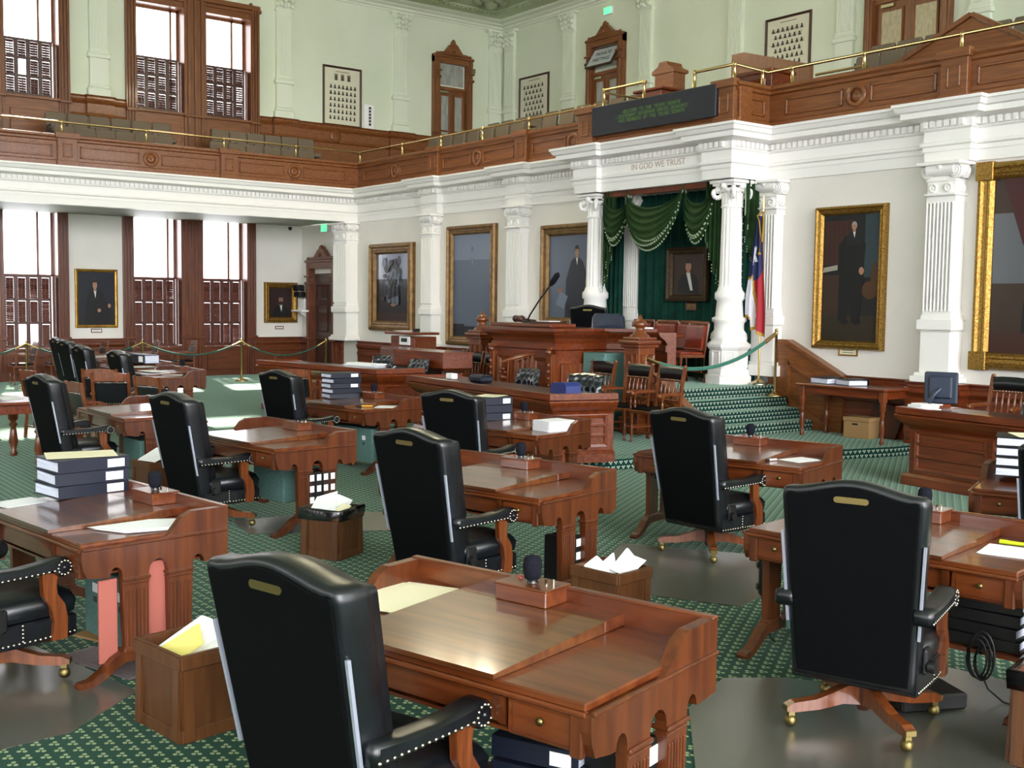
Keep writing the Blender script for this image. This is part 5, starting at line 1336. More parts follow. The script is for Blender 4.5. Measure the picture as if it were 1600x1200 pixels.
# chair mats and floor vents
def chair_mat(label, pts):
    a = MB('mat_plastic'); a.prism(pts, (0, 0, .002), X, Y, (0, 0, .006)); o = O('chair_mat', a); tag(o, label, 'chair mat')
chair_mat('translucent chair mat under the right-hand chair with the crossed base', [(-3.95, 4.45), (-3.75, 4.75), (-3.4, 4.95), (-3.45, 5.6), (-2.3, 5.8), (-1.9, 4.3), (-2.4, 3.3), (-3.2, 3.45), (-3.75, 3.98)])
chair_mat('translucent chair mat under the chair facing the stage steps', [(-6.75, 6.3), (-5.75, 6.95), (-5.0, 6.1), (-4.85, 5.62), (-5.45, 5.3), (-6.2, 5.55)])
chair_mat('glossy chair mat at the lower left under the cut-off chair', [(-6.85, 1.45), (-6.6, 1.62), (-5.55, 1.85), (-5.18, 1.42), (-5.1, .6), (-6.4, .3), (-6.9, .8)])
chair_mat('brown-grey chair mat by the black-lined bin', [(-9.4, 4.0), (-9.3, 4.9), (-9.0, 5.4), (-8.25, 5.0), (-8.45, 4.55), (-8.8, 3.9)])
t = T('floor_vent', 'ribbed metal floor vent on the carpet under the left desk', 'vent', (-6.07, 1.88, 0), rad(18)); a = MB('vent_metal'); a.box((0, 0, .006), (.62, .22, .012))
for i in range(14): a.box((0, -.095+.0147*i, .014), (.56, .006, .006))
O('grille', a, t)
a = MB('cardboard'); a.box((0, 0, .006), (.3, .3, .012), .4); o = O('floor_outlet', a, None, (-6.62, 2.05, 0)); tag(o, 'brown floor outlet plate with cables below the left desk', 'floor outlet')
t = T('floor_cable', 'tangle of dark cable on the outlet plate under the left desk', 'cable', (-6.6, 2.05, .015)); a = MB('black'); a.tube([(.1*cos(q*.9)+.03*sin(q*2.3), .07*sin(q*1.1), .012+.008*(q % 3)) for q in range(16)], .008, 6); O('cable', a, t)
# ================================================================ rostrum bench, newels, steps
t = T('rostrum_bench', 'tall carved rostrum bench carrying the gavel and gooseneck microphone', 'bench', (-13.5, 10.5, .13))
V = 'rostrum_wood_upright'
a = MB('rostrum_wood'); H = 1.5
out = [(-.95, .9), (-.75, .06), (-.7, 0), (.7, 0), (.75, .06), (.78, .95), (1.3, 1.4), (1.9, 1.2)]
PRB = [(-.12, 0), (.06, 0), (.06, .16), (.02, .2), (.02, H-.34), (.05, H-.32), (.05, H-.24), (.02, H-.22), (.06, H-.16), (.14, H-.1), (.16, H-.06), (.16, H-.045), (-.12, H-.045)]
a.sweep([(x, y) for x, y in [(-1.9, 1.2), (-1.3, 1.4), (-.8, .95), (-.75, 0), (.75, 0), (.8, .95), (1.3, 1.4), (1.9, 1.2)]], PRB)
O('body', a, t)
a = MB('rostrum_wood')
a.prism([(-.98, -.22), (.98, -.22), (1.0, .75), (1.45, 1.15), (1.35, 1.5), (.6, 1.1), (-.6, 1.1), (-1.35, 1.5), (-1.45, 1.15), (-1.0, .75)], (0, 0, H-.045), X, Y, (0, 0, .04)); a.box((0, .15, H+.03), (1.5, .5, .06), b=.015); O('top', a, t)
for x in (-.45, 0, .45):
    p = MB(V); p.frame(.34, .75, [(0, 0), (0, .04), (.05, .02), (.06, .005), (.06, 0)], (x-.17, -.02, .3)); O('panel', p, t)
for sx in (-1, 1):
    p = MB(V); p.box((sx*.72, -.04, .66), (.12, .12, .9), b=.012); p.ball((sx*.72, -.1, 1.14), .05, 10, 6); p.box((sx*.72, -.05, 1.2), (.15, .14, .05), b=.01)
    for q in range(5): p.ball((sx*.72, -.11, .95-.1*q), .035-.003*q, 8, 5)
    O('pilaster', p, t)
    for yy in (.2, .55):
        p = MB(V); p.box((sx*.8, yy, .6), (.05, .26, .75), b=.015); p.box((sx*.82, yy, .6), (.03, .16, .6), b=.012); O('side_panel', p, t)
p = MB('rostrum_wood')
for k in range(10):
    c = k*PI/5; p.ball((-.45+.1*cos(c)*.7, -.07, .7+.14*sin(c)), .03, 8, 5)
p.ball((-.45, -.06, .7), .05, 10, 6); O('carving', p, t)
# gavel block, gooseneck mic
t = T('gavel', 'dark turned gavel lying on the rostrum bench', 'gavel', (-13.72, 10.55, .13+H+.06)); a = MB('dark_wood')
a.lathe([(.03, -.11), (.05, -.1), (.055, -.06), (.04, -.05), (.05, -.03), (.05, .03), (.04, .05), (.055, .06), (.05, .1), (.03, .11)], (0, 0, .06), 14, 'x'); O('head', a, t); a = MB('dark_wood'); a.tube([(0, .03, .06), (.05, .3, .03)], .014, 8); O('handle', a, t)
t = T('gooseneck_microphone', 'black gooseneck microphone rising from the rostrum bench', 'microphone', (-13.5, 10.55, .13+H+.06)); a = MB('black')
a.lathe([(.09, 0), (.09, .02), (.03, .04), (.02, .06)], n=14); O('base', a, t); a = MB('black'); a.tube([(0, 0, .03), (.06, 0, .12), (.3, .0, .36), (.58, 0, .6)], .013, 8); O('neck', a, t)
a = MB('foam'); a.tube([(.55, 0, .57), (.6, 0, .62), (.7, 0, .72), (.73, 0, .75)], [.02, .045, .045, .02], 12); O('head', a, t)
t = T('papers_tray', 'low tray of papers lying beside the gavel on the bench', 'tray', (-13.05, 10.6, .13+H+.06)); a = MB('dark_wood'); a.box((0, 0, .015), (.5, .3, .03), b=.006); O('tray', a, t); a = MB('paper'); a.box((0, 0, .034), (.3, .22, .008)); O('paper', a, t)
def newel(label, loc):
    t = T('newel_post', label, 'newel post', loc); a = MB(V)
    a.box((0, 0, .12), (.42, .42, .24), b=.02); a.box((0, 0, .75), (.32, .32, 1.1), b=.012)
    for k in range(4):
        a.M = Matrix.Rotation(k*PI/2, 4, 'Z')
        for x in (-.075, .075): a.frame(.1, .7, [(0, 0), (0, .025), (.025, .01), (.025, 0)], (x-.05, -.16, .45))
    a.M = Matrix(); O('shaft', a, t)
    a = MB('rostrum_wood'); a.box((0, 0, 1.27), (.4, .4, .05), b=.012); a.box((0, 0, 1.32), (.46, .46, .06), b=.02); a.box((0, 0, 1.37), (.36, .36, .05), b=.015); O('cap', a, t)
    a = MB('chair_wood'); a.lathe([(.15, 1.39), (.14, 1.42), (.1, 1.45), (.075, 1.5), (.065, 1.53), (.1, 1.55), (.11, 1.58), (.09, 1.62), (.06, 1.64), (.03, 1.66), (.025, 1.69), (.004, 1.72)], n=18); O('finial', a, t)
newel('turned-finial newel post left of the rostrum bench', (-15.45, 11.1, .13)); newel('turned-finial newel post where the green rope is hooked', (-11.69, 11.2, .13))
def stringer(name, label, loc, mats='oak'):
    t = T(name, label, 'stair panel', loc); a = MB(mats)
    a.prism([(-.3, 0), (-.3, 1.42), (.06, 1.42), (1.1, .92), (1.1, 0)], (0, 0, 0), X, Z, (0, .07, 0)); O('panel', a, t)
    b = MB(mats)
    b.prism([(-.34, 1.42), (.08, 1.42), (1.12, .92), (1.12, .98), (.09, 1.48), (-.34, 1.48)], (0, -.05, 0), X, Z, (0, .16, 0))
    b.prism([(.12, 1.1), (.12, 1.2), (.92, .82), (.92, .72)], (0, -.045, 0), X, Z, (0, .1, 0)); b.prism([(.12, .5), (.12, .6), (.92, .22), (.92, .12)], (0, -.045, 0), X, Z, (0, .1, 0))
    for x, z0, z1 in ((.12, .5, 1.15), (.88, .15, .78)): b.box((x, .0, (z0+z1)/2), (.05, .09, z1-z0))
    b.box((-.15, .03, 1.0), (.05, .1, .6)); O('moulding', b, t)
stringer('stair_stringer', 'sloping oak wall panel beside the stage steps under the gilt portrait', (-11.2, YR-.12, 0))
t = T('stair_stringer', 'sloping golden-oak stringer on the near side of the stage steps', 'stair panel', (-11.3, 11.12, .13)); a = MB('oak')
a.prism([(0, .35), (0, .85), (.95, .22), (.95, 0), (.5, 0)], (0, 0, 0), X, Z, (0, .1, 0))
for k in range(3): a.prism([(0, .85-.13*k), (0, .9-.13*k), (.95, .27-.1*k), (.95, .22-.1*k)], (0, -.03, 0), X, Z, (0, .16, 0))
O('panel', a, t)
t = T('file_cabinet', 'pale teal file cabinet standing beside the rostrum bench', 'cabinet', (-12.42, 11.2, .13)); a = MB('teal_cabinet'); a.box((0, 0, .57), (.5, .46, 1.14), b=.012); O('body', a, t)
for k in range(4):
    d = MB('teal_cabinet'); d.box((0, -.235, .16+.27*k), (.45, .02, .25), b=.006); dr = O('drawer', d, t); h = MB('nail'); h.box((0, -.25, .2+.27*k), (.1, .012, .02)); O('handle', h, dr)
t = T('rostrum_desk', 'red wooden side desk on the stage behind the right newel post', 'desk', (-12.75, 12.35, .77)); a = MB('rostrum_wood'); a.box((0, 0, .36), (.8, .5, .72), b=.01); a.box((0, 0, .74), (1.1, .6, .05), b=.012); O('body', a, t)
t = T('paper_box', 'small white box lying on the stage desk behind the newel post', 'box', (-12.85, 12.35, .77+.765)); a = MB('label_white'); a.box((0, 0, .05), (.3, .22, .1), b=.005); O('body', a, t)

# ================================================================ clerk counters
def counter(label, loc, rz, L, D, h, end=.5, panels=True, wm='rostrum_wood'):
    t = T('clerk_counter', label, 'counter', loc, rz)
    p = [(-L/2, D), (-L/2, 0), (L/2, 0), (L/2+end*.35, D)]
    a = MB(wm); a.sweep(p, [(-.06, 0), (.06, 0), (.06, .1), (.03, .13), (.0, .14), (0, h-.22), (-.06, h-.22)]); 
    for k, (b0, b1) in enumerate(zip(p, p[1:])):
        d = Vector((b1[0]-b0[0], b1[1]-b0[1])); ln = d.length; an = math.atan2(d.y, d.x); a.M = Matrix.Translation((b0[0], b0[1], 0)) @ Matrix.Rotation(an, 4, 'Z')
        n = max(1, round(ln/1.3)); w = (ln-.1)/n
        for i in range(n):
            x = .05+w*i+.04
            a.frame(w-.08, h-.44, [(0, 0), (0, .03), (.03, .02), (.04, .005), (.04, 0)], (x, 0, .18))
            if panels:
                for z in (.18+(h-.44)*.36, .18+(h-.44)*.68): a.box((x+(w-.08)/2, -.01, z), (w-.12, .035, .035), b=.008)
    a.M = Matrix(); O('body', a, t)
    a = MB(wm); a.sweep(p, [(-.1, h-.25), (.0, h-.25), (.02, h-.22), (.05, h-.2), (.09, h-.16), (.12, h-.12), (.13, h-.1), (.13, h-.085), (.1, h-.08), (.12, h-.07), (.12, h), (.06, h+.005), (.06, h-.03), (-.1, h-.03)], sm=False); O('cornice', a, t)
    a = MB('dark_wood'); a.box((0, D*.5, h-.06), (L-.1, D*.95, .05)); O('worktop', a, t)
    return t
counter('long central clerk counter with moulded top below the rostrum', (-11.65, 8.33, .13), rad(-4.3), 3.35, .75, .82)
counter('clerk counter at the right with three-rail panels, carrying the monitor', (-6.2, 11.05, 0), rad(-7), 2.1, .75, .88, .5)
counter('left clerk counter under the dark speaking desk', (-16.1, 8.35, .13), rad(9), 3.0, .7, .84, panels=False)
t = T('speaking_desk', 'dark red speaking desk with a slanting top and corner toward the camera', 'desk', (-15.62, 9.72, .13), rad(0))
a = MB('rostrum_wood'); a.sweep([(-1.3, .3), (-.35, .0), (1.0, .05), (1.1, .5)], [(-.05, .78), (.0, .78), (.05, .82), (.05, 1.05), (-.05, 1.05)]); a.prism([(-1.36, .3), (-.36, -.06), (1.06, -.01), (1.15, .52), (-1.3, .6)], (0, 0, 1.03), X, Y, (0, 0, .04)); O('top', a, t)
a = MB('dark_wood'); a.prism([(-1.1, .36), (-.3, .12), (.8, .14), (.85, .46), (-1.0, .52)], (0, 0, 0), X, Y, (0, 0, .8)); O('base', a, t)
t = T('lectern', 'plain reddish box lectern with papers in front of the dark glossy painting', 'lectern', (-18.2, 11.35, .13)); a = MB('rostrum_wood'); a.box((0, .1, .6), (.86, .5, 1.2), b=.012); a.box((0, .06, 1.26), (.98, .64, .05), b=.012); a.box((.43+.02, .1, .8), (.02, .4, .6), m=V); O('body', a, t)
a = MB('label_white'); a.box((.1, -.16, 1.12), (.36, .02, .16)); a.box((.1, -.175, 1.13), (.2, .01, .07), m='black'); O('control_panel', a, t)
t = T('lectern_papers', 'few white papers on the lectern top', 'papers', (-18.3, 11.35, .13+1.29)); a = MB('paper'); a.box((-.1, 0, .004), (.3, .22, .008), .2); a.box((.35, .0, .03), (.1, .1, .06), m='black'); O('sheets', a, t)
# things on the counters
def scatter(label, name, cat, loc, rz, parts):
    t = T(name, label, cat, loc, rz)
    for nm, m, c, d, b in parts: a = MB(m); a.box(c, d, b=b); O(nm, a, t)
t = T('card_holder', 'bright blue curved plastic holder on the central counter', 'holder', (-10.2, 8.45, .13+.79), rad(-5)); a = MB('blue_plastic'); a.prism([(-.17, 0), (-.16, .09), (-.13, .13), (-.09, .125), (-.04, .13), (.06, .14), (.12, .14), (.16, .1), (.17, 0)], (0, 0, 0), Y if False else X, Z, (0, .22, 0)); O('body', a, t)
scatter('dark folded case lying on the central counter', 'desk_case', 'case', (-12.2, 8.75, .13+.79), rad(-4), (('body', 'binder_navy', (0, 0, .05), (.36, .2, .1), .03),))
scatter('small white card stand at the left end of the central counter', 'card_stand', 'stand', (-12.9, 8.75, .13+.79), 0, (('card', 'label_white', (0, 0, .04), (.16, .1, .08), .01),))
sheets('loose white papers on the left clerk counter', [(-15.9, 8.7), (-15.2, 8.85), (-15.3, 9.1), (-15.95, 8.95)], .13+.81, 9, th=.006, jit=.04)
t = T('computer_monitor', 'dark flat computer monitor turned sideways on the right clerk counter', 'monitor', (-7.05, 11.45, .83), rad(20)); a = MB('screen_grey'); a.box((0, 0, .27), (.36, .06, .36), b=.015); a.box((0, -.045, .28), (.26, .04, .26), b=.02); O('screen', a, t)
a = MB('screen_grey'); a.tube([(-.08, -.08, .01), (-.09, -.14, .12), (-.04, -.1, .22), (0, -.05, .26)], .025, 8); a.box((0, -.05, .01), (.24, .2, .02), b=.008); O('stand', a, t)
sheets('crumpled white papers at the foot of the monitor', [(-7.25, 11.15), (-7.05, 11.1), (-6.95, 11.3), (-7.2, 11.32)], .86, 5, th=.012, jit=.03)

# ================================================================ other chairs
def turned(mb, x, y, z0, z1, r=.022, m=None):
    h = z1-z0; mb.lathe([(r*.7, z0), (r, z0+.06*h), (r*.55, z0+.12*h), (r*1.15, z0+.3*h), (r*.8, z0+.55*h), (r*.6, z0+.62*h), (r*1.1, z0+.68*h), (r*.6, z0+.74*h), (r*1.2, z0+.8*h), (r*1.25, z1)], (x, y, 0), 10, m=m)
def make_spindle(label, group):
    t = T('spindle_armchair', label, 'chair', (0, 0, 0), 0, group); W = 'chair_wood'
    a = MB('leather_panel'); a.box((0, .02, .455), (.5, .44, .04), b=.015); O('seat', a, t)
    a = MB(W); a.box((0, .02, .425), (.54, .47, .045), b=.01); O('seat_rail', a, t)
    for sx in (-1, 1):
        a = MB(W); turned(a, sx*.24, .22, 0, .42); O('leg', a, t)
        a = MB(W); a.loft([[(sx*.24+dx, y+dy, z) for dx, dy in ((-.02, -.02), (.02, -.02), (.02, .02), (-.02, .02))] for y, z in ((-.23, 0), (-.2, .44), (-.23, .75), (-.29, 1.02))], False); a.ball((sx*.24, -.295, 1.03), .028, 8, 5); O('leg', a, t)
        a = MB(W); a.prism([(-.24, .66), (.1, .66), (.18, .64), (.21, .65), (.2, .68), (.1, .695), (-.24, .69)], (sx*.27-.022, 0, 0), Y, Z, (.044, 0, 0)); turned(a, sx*.27, .14, .44, .66, .02); a.ball((sx*.27, .19, .66), .03, 8, 5); O('armrest', a, t)
    a = MB(W); a.box((0, -.215, .56), (.46, .025, .05), b=.008); a.box((0, -.26, .84), (.46, .025, .03), b=.006)
    for x in (-.16, -.08, 0, .08, .16): a.tube([(x, -.215, .57), (x, -.23, .66), (x, -.235, .73), (x, -.24, .76), (x, -.26, .84)], [.008, .014, .018, .01, .008], 8)
    O('spindle_back', a, t)
    a = MB('leather'); a.loft([[(x, -.265+dy-.1*(z-.86), z+dz) for dy, dz in ((-.03, 0), (-.045, .08), (-.03, .16), (.0, .17), (.012, .08), (0, 0))] for x, z in ((-.225, .85), (-.1, .86), (.1, .86), (.225, .85))], True); O('headrest', a, t)
    n = MB('nail')
    for i in range(11): n.dome((-.2+.04*i, -.235+.0, .85), .008, (0, 1, 0)); 
    for sx in (-1, 1):
        for k in range(4): n.dome((sx*.22, -.25-.01*k, .88+.035*k), .008, (0, 1, 0))
    O('nail_trim', n, t)
    a = MB(W)
    for y in (.2, -.2): a.box((0, y, .15), (.46, .02, .025))
    for x in (-.24, .24): a.box((x, 0, .2), (.02, .42, .025))
    O('stretcher', a, t)
    return t
first = make_spindle('spindle-back armchair nearest the pale teal cabinet, leather headrest', 'spindle armchairs before the rostrum'); first.location = (-12.18, 10.68, .13); first.rotation_euler = (0, 0, PI)
for x, y, dg, lab in ((-11.37, 10.63, 180, 'spindle-back armchair in the middle of the row before the steps'), (-10.72, 10.6, 178, 'spindle-back armchair nearest the carpeted steps'),
                      (-15.95, 10.6, 178, 'spindle-back armchair just right of the speaking desk'), (-15.38, 10.62, 182, 'spindle-back armchair second from the speaking desk'), (-14.78, 10.6, 180, 'spindle-back armchair third from the speaking desk'),
                      (-7.2, 12.95, 180, 'spindle-back armchair behind the right clerk counter')):
    dup(first, (x, y, .13), rad(dg), lab)
def make_tufted(label, group):
    t = T('tufted_chair', label, 'chair', (0, 0, 0), 0, group)
    def P(u, v):
        x = (u-.5)*.6; z = .45+.47*v
        cu, cv = u*5, v*3
        du = (cu+.5*(int(cv) % 2)) % 1 - .5; dv = cv % 1-.5
        dep = .035*math.exp(-(du*du*9+dv*dv*9))
        e = min(u, 1-u, v, 1-v)
        return (x*(1-.06*v), -.22-.12*v-.3*(u-.5)**2*-1 + .07*min(e*12, 1)-dep, z+.02*sin(PI*u)*v)
    a = MB('leather_gloss'); a.grid(P, 40, 26); O('tufted_back', a, t)
    a = MB('leather'); a.grid(lambda u, v: ((u-.5)*.6*(1-.06*v), -.24-.12*v+.3*(u-.5)**2, .45+.47*v+.02*sin(PI*u)*v), 12, 6); O('outer_back', a, t)
    a = MB('leather'); a.box((0, .05, .44), (.58, .54, .13), b=.04); O('seat', a, t)
    for sx in (-1, 1): a = MB('leather'); a.box((sx*.31, .0, .6), (.07, .46, .08), b=.03); a.box((sx*.31, .12, .5), (.05, .06, .2), m='chair_wood'); O('armrest', a, t)
    a = MB('dark_wood'); a.lathe([(.04, .06), (.04, .4)], n=10); 
    for k in range(5): c = k*PI*.4; a.box((.16*cos(c), .16*sin(c), .07), (.3, .05, .05), c)
    a.lathe([(.05, 0), (.05, .06)], n=10); O('base', a, t)
    return t
first = make_tufted('button-tufted black chair in the middle behind the central counter', 'tufted clerk chairs'); first.location = (-12.36, 9.42, .14); first.rotation_euler = (0, 0, rad(175))
for x, y, dg, lab in ((-11.02, 9.38, 192, 'button-tufted black chair beside the blue holder'), (-16.2, 9.42, 196, 'button-tufted black chair at the speaking desk, seen through papers'), (-6.35, 12.2, 180, 'button-tufted black chair behind the right clerk counter'), (-15.1, 9.35, 180, 'button-tufted black chair low between the two counters')): dup(first, (x, y, .14 if x < -8 else .01), rad(dg), lab)
def make_red(label, group, lm='leather_red', name='leather_chair'):
    t = T(name, label, 'chair', (0, 0, 0), 0, group); W = 'chair_wood'
    a = MB(lm); a.loft([[(x, -.22-.16*(z-.5)+dy-.25*(x*x)*-1, z) for x, z in ((-.2, .5), (.2, .5), (.22, .9), (-.22, .9))] for dy in (.0, .05)], False); O('backrest', a, t)
    a = MB(W)
    for sx in (-1, 1): a.tube([(sx*.22, -.24, 0), (sx*.22, -.22, .45), (sx*.235, -.29, .92)], .022, 8)
    a.box((0, -.29, .93), (.48, .03, .05), b=.012); O('frame', a, t)
    n = MB('nail')
    for i in range(12): n.dome((-.18+.033*i, -.215, .87), .009, (0, 1, 0)); n.dome((-.18+.033*i, -.16, .53), .009, (0, 1, 0))
    O('nail_trim', n, t)
    a = MB(lm); a.box((0, .02, .46), (.46, .46, .05), b=.02); O('seat', a, t)
    a = MB(W); a.box((0, .02, .42), (.48, .48, .05), b=.008); a.box((0, .22, .17), (.4, .02, .03)); a.box((0, -.2, .17), (.4, .02, .03)); O('seat_rail', a, t)
    for sx in (-1, 1): a = MB(W); turned(a, sx*.21, .22, 0, .4); O('leg', a, t)
    return t
first = make_red('red leather chair against the drape directly below the hung portrait', 'red leather stage chairs'); first.location = (-13.28, 13.1, .785); first.rotation_euler = (0, 0, rad(185))
for x, y, dg, lab in ((-12.85, 13.15, 178, 'red leather chair just left of the octagonal pedestal, wholly lit'), (-12.22, 12.66, 172, 'red leather chair partly behind the octagonal pedestal'), (-13.95, 13.2, 185, 'red leather chair beside the shaded pilaster, half hidden by the newel finial')): dup(first, (x, y, .785), rad(dg), lab)
# chairs behind the bench
t = dup(CH[0], (-14.45, 12.75, .785), rad(32), 'black executive chair behind the rostrum bench with its handle slot showing', 'chairs behind the rostrum bench')
t = T('office_chair', 'smooth blue-black leather chair turned away behind the rostrum bench', 'chair', (-13.2, 12.0, .785), rad(40)); a = MB('leather_blue')
a.loft([[(x*s_, y+.1-.12*(z-.4), z) for x, z in ((-.25, .42), (.25, .42), (.27, .7), (.25, 1.0), (.2, 1.06), (-.2, 1.06), (-.25, 1.0), (-.27, .7))] for y, s_ in ((-.36, .93), (-.34, 1), (-.26, 1), (-.22, .94))], True); O('backrest', a, t)
a = MB('leather'); a.box((0, .05, .45), (.5, .5, .1), b=.04); O('seat', a, t); a = MB('black'); a.lathe([(.28, 0), (.26, .04), (.04, .08), (.04, .42)], n=12); O('base', a, t)
# wooden chairs with black leather backs on the left
def make_side(label, group):
    t = T('wooden_armchair', label, 'chair', (0, 0, 0), 0, group); W = 'chair_wood'
    a = MB('leather'); a.box((0, -.235, .68), (.42, .035, .3), b=.012, R=Matrix.Rotation(rad(12), 3, 'X')); O('backrest', a, t)
    a = MB(W)
    for sx in (-1, 1): a.loft([[(sx*.24+dx, y+dy, z) for dx, dy in ((-.018, -.02), (.018, -.02), (.018, .02), (-.018, .02))] for y, z in ((-.24, 0), (-.2, .44), (-.3, .97))], False)
    a.prism([(-.25, 0), (.25, 0), (.25, .1), (.1, .12), (-.1, .12), (-.25, .1)], (0, -.3, .85), X, Z, (0, .025, 0)); a.box((0, -.21, .5), (.46, .025, .04)); O('frame', a, t)
    n = MB('nail')
    for i in range(13):
        for z, y in ((.83, -.285), (.54, -.225)):
            n.dome((-.2+.033*i, y, z), .008, (0, -1, 0)); n.dome((-.2+.033*i, y+.05, z), .008, (0, 1, 0))
    O('nail_trim', n, t)
    a = MB('leather_panel'); a.box((0, .02, .455), (.5, .46, .04), b=.015); O('seat', a, t)
    a = MB(W); a.box((0, .02, .42), (.52, .48, .045), b=.008)
    for y in (.2, -.2): a.box((0, y, .16), (.44, .02, .025))
    O('seat_rail', a, t)
    for sx in (-1, 1):
        a = MB(W); turned(a, sx*.23, .22, 0, .41); O('leg', a, t)
        a = MB(W); a.prism([(-.26, .66), (.12, .66), (.17, .63), (.17, .44), (.21, .44), (.21, .66), (.14, .69), (-.26, .69)], (sx*.26-.018, 0, 0), Y, Z, (.036, 0, 0)); O('armrest', a, t)
    return t
first = make_side('wooden armchair with a nail-trimmed black leather back at the far left edge', 'wooden armchairs with leather backs'); first.location = (-16.5, 4.3, 0); first.rotation_euler = (0, 0, rad(10))
for x, y, dg, lab in ((-14.0, 4.22, 5, 'wooden armchair right of the far-left executive chair, broad top rail'), (-16.55, 5.12, 55, 'left one of the two wooden chairs with sun-glazed seats'), (-15.7, 4.98, 60, 'right one of the two wooden chairs with sun-glazed seats'), (-14.6, 5.28, 20, 'wooden chair beside the desk at the sunlit carpet'),
                      (-15.3, 7.65, 40, 'wooden armchair just left of the five-binder stack'), (-26.9, 6.45, 178, 'farthest-left wooden chair against the shuttered window'), (-26.95, 7.25, 180, 'wooden chair against the window wall between two rope posts'), (-26.9, 9.25, 172, 'wooden chair under the right shutter before the mullion'), (-26.8, 10.15, 175, 'small black leather chair below the window mullion'),
                      (-26.7, 7.95, 180, 'wide black leather chair under the seated portrait'), (-26.7, 8.6, 180, 'black leather chair right of the seated portrait\'s name card'), (-20.9, 12.9, 120, 'dark wooden chair beside the corner pier')):
    dup(first, (x, y, .13 if (x > -18.6 and y > 8.5) else 0), rad(dg), lab)
t = T('bentwood_armchair', 'round-backed slatted wooden armchair in front of the rostrum bench', 'chair', (-13.1, 9.92, .13), rad(120)); a = MB('chair_wood')
a.tube([(.3*cos(rad(w)), -.05+.3*sin(rad(w)), 1.02+.1*sin(rad(-w))) for w in range(170, 371, 20)], .026, 8); a.tube([(.3*cos(rad(w)), -.05+.3*sin(rad(w)), .66) for w in range(170, 371, 20)], .022, 8)
for w in range(190, 351, 20): a.tube([(.26*cos(rad(w)), -.02+.26*sin(rad(w)), .45), (.3*cos(rad(w)), -.05+.3*sin(rad(w)), 1.02+.1*sin(rad(-w)))], .012, 6)
O('back', a, t); a = MB('chair_wood'); a.lathe([(.27, .42), (.28, .45), (.26, .47)], n=20); O('seat', a, t)
for sx in (-1, 1):
    for sy in (-1, 1): a = MB('chair_wood'); a.tube([(sx*.17, sy*.17, .43), (sx*.22, sy*.22, 0)], .018, 8); O('leg', a, t)

# ================================================================ tables
def table(label, loc, rz, w, d, h, wm='chair_wood', top='rostrum_wood', r=.035):
    t = T('table', label, 'table', loc, rz); a = MB(top); a.box((0, 0, h-.018), (w, d, .036), b=.01); O('tabletop', a, t)
    a = MB(top); a.box((0, 0, h-.09), (w-.12, d-.12, .11), b=.004); O('apron', a, t)
    for sx in (-1, 1):
        for sy in (-1, 1): b = MB(wm); x, y = sx*(w/2-.08), sy*(d/2-.08); b.box((x, y, h-.11), (.085, .085, .15), b=.006); turned(b, x, y, 0, h-.18, r); O('leg', b, t)
    return t
table('long turned-leg side table under the gilt standing portrait', (-9.6, 13.4, .13), 0, 1.5, .72, .76, 'rostrum_wood_upright')
for i, (x, lb) in enumerate(((-10.05, 'left of the two black binders on the side table'), (-9.62, 'right of the two black binders on the side table'))): binder(lb, (x, 13.38, .13+.762), rad(170-12*i), .36, .32, .085, 'binders on the side table', False, 'black', -.06)
t = T('spectacles', 'thin dark spectacles lying on the side table', 'spectacles', (-9.15, 13.25, .13+.763)); a = MB('black'); 
for x in (-.035, .035): a.tube([(x+.028*cos(q*PI/6), .022*sin(q*PI/6), .02) for q in range(13)], .002, 5)
a.tube([(-.06, 0, .02), (-.07, .1, .01)], .002, 5); a.tube([(.06, 0, .02), (.07, .1, .01)], .002, 5); O('frame', a, t)
t = T('archive_box', 'brown cardboard archive box with a hand hole under the side table', 'box', (-9.62, 13.65, .13), rad(6)); a = MB('cardboard'); a.box((0, 0, .13), (.4, .34, .26), b=.004); O('body', a, t); a = MB('cardboard'); a.box((0, 0, .27), (.42, .36, .06), b=.004); O('lid', a, t); a = MB('black'); a.box((-.02, -.172, .2), (.09, .006, .025), b=.002); O('hand_hole', a, t)
t = T('leaning_board', 'dark board leaning behind the archive box', 'board', (-9.35, 13.83, .13)); a = MB('dark_wood'); a.box((0, -.03, .25), (.5, .03, .5), R=Matrix.Rotation(rad(20), 3, 'Y')); O('board', a, t)
table('turned-leg table at the left edge with a glass-covered top', (-14.35, 3.05, 0), rad(4), 1.1, 1.0, .76, r=.05)
sheets('clear pages laid on the left-edge turned-leg table', [(-14.7, 3.1), (-14.2, 3.15), (-14.2, 3.4), (-14.7, 3.4)], .763, 2)

# ================================================================ rope posts
def make_post(label, group, h=1.0):
    t = T('rope_post', label, 'stanchion', (0, 0, 0), 0, group); a = MB('brass'); a.lathe([(.15, 0), (.15, .015), (.13, .03), (.06, .055), (.03, .075), (.024, .09)], n=20); O('base', a, t)
    a = MB('brass'); a.lathe([(.022, .08), (.022, h-.05), (.03, h-.04), (.03, h-.02), (.02, h)], n=12); a.ball((0, 0, h+.015), .028, 10, 6); O('pole', a, t); return t
def rope(label, p, q, sag, r=.02, m='rope'):
    t = T('barrier_rope', label, 'rope'); p, q = Vector(p), Vector(q); pts = []
    for i in range(17): u = i/16; s = p+(q-p)*u; pts.append((s.x, s.y, s.z-sag*4*u*(1-u)))
    a = MB(m); a.tube(pts[1:-1], r, 10); O('rope', a, t)
    for e, i in ((pts[0], 1), (pts[-1], 15)): b = MB('brass'); b.tube([e, Vector(e)+(Vector(pts[i])-Vector(e))*1.4], r*1.15, 10); O('hook', b, t)
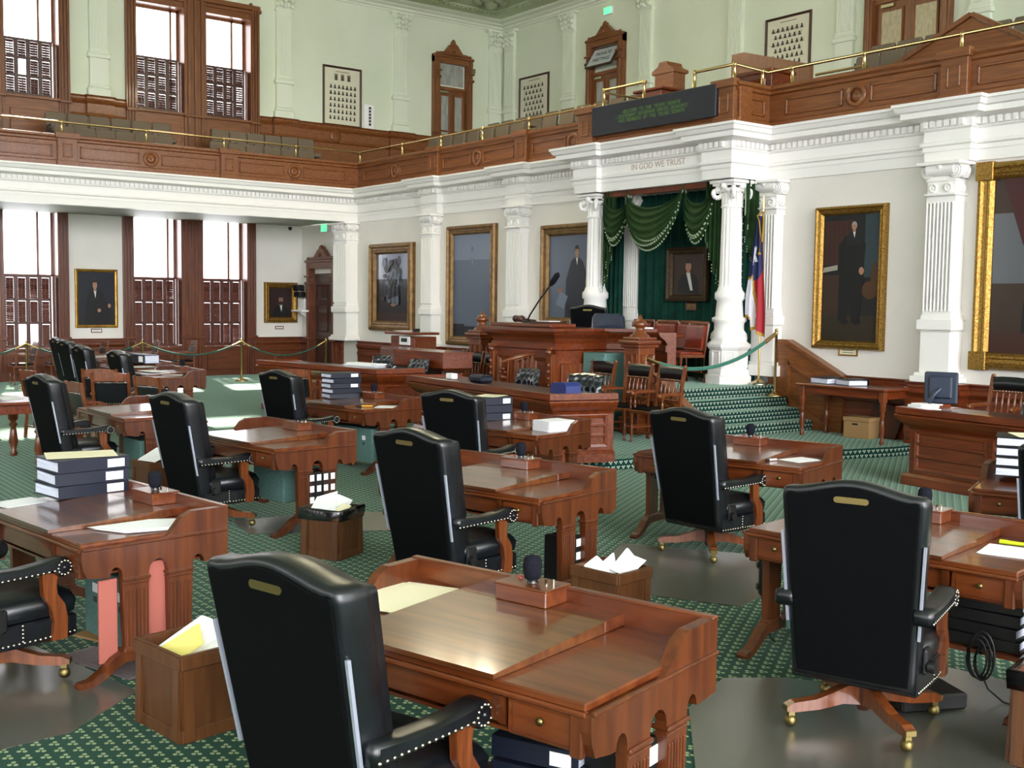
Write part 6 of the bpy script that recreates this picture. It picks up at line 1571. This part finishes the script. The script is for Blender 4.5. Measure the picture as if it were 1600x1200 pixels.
PO = [((-25.6, 6.22, 0), 'brass rope post left of the far black chairs'), ((-25.6, 8.75, 0), 'brass rope post before the right shutter'), ((-25.6, 11.17, 0), 'brass rope post standing clear on the sunlit carpet'), ((-25.2, 13.25, 0), 'brass rope post before the dark corner doorway')]
first = None
for loc, lab in PO:
    if first is None: first = make_post(lab, 'rope posts along the window wall'); first.location = loc
    else: dup(first, loc, 0, lab)
names = ('dark green rope between the two rope posts left of the seated portrait', 'dark green rope sagging before the window mullion', 'dark green rope running to the corner doorway post')
for i in range(3):
    a_, b_ = Vector(PO[i][0]), Vector(PO[i+1][0]); d = (b_-a_).normalized()*.03
    rope(names[i], a_+d+Vector((0, 0, .96)), b_-d+Vector((0, 0, .96)), .3 if i < 2 else .34)
rope('dark green rope leaving the left rope post toward the photo edge', (-25.6, 6.19, .96), (-25.6, 3.9, .96), .3)
t = dup(first, (-11.2, 13.62, .61), 0, 'tall brass rope post on the stage steps holding the pale green rope', 'rope post on the stage')
rope('pale green rope swagged across the stage steps to the newel post', (-11.5, 11.15, .13+1.1), (-11.2, 13.6, 1.57), .32, .028, 'rope_light')
# ================================================================ light and camera
w = bpy.data.worlds.new('World'); S.world = w; w.use_nodes = True
bg = w.node_tree.nodes['Background']; bg.inputs[0].default_value = (.97, .96, 1.0, 1); bg.inputs[1].default_value = 1.0
def sun(name, d, strength, angle, col=(1, .97, .92)):
    L = bpy.data.lights.new(name, 'SUN'); L.energy = strength; L.angle = rad(angle); L.color = col
    o = bpy.data.objects.new(name, L); C.objects.link(o); o.rotation_euler = Vector(d).to_track_quat('-Z', 'Y').to_euler(); return o
sun('sun', (.77, -.19, -.61), 9.0, 1.5)
sun('east_daylight', (-.93, .2, -.3), .45, 40, (.95, .97, 1))
cam = bpy.data.cameras.new('camera'); co = bpy.data.objects.new('camera', cam); C.objects.link(co); S.camera = co
cam.sensor_width = 36; cam.lens = 1740/1600*36; cam.clip_start = .05; cam.clip_end = 200
yaw, pit, rol = rad(52.742), rad(4.19), rad(-.7345)
d = Vector((-sin(yaw)*cos(pit), cos(yaw)*cos(pit), -sin(pit))); r = Vector((cos(yaw), sin(yaw), 0)); dn = d.cross(r)
rx = r*cos(rol)+dn*sin(rol); dy = -r*sin(rol)+dn*cos(rol)
m = Matrix.Identity(4)
for i in range(3): m[i][0] = rx[i]; m[i][1] = -dy[i]; m[i][2] = -d[i]
m[2][3] = 2.0
co.matrix_world = m
S.view_settings.view_transform = 'Standard'; S.view_settings.look = 'None'; S.view_settings.gamma = 1.0; S.view_settings.use_curve_mapping = False
S.view_settings.exposure = 3.1
S.cycles.max_bounces = 8; S.cycles.diffuse_bounces = 5; S.cycles.glossy_bounces = 4; S.cycles.transparent_max_bounces = 12
S.cycles.use_denoising = True; S.cycles.sample_clamp_indirect = 6
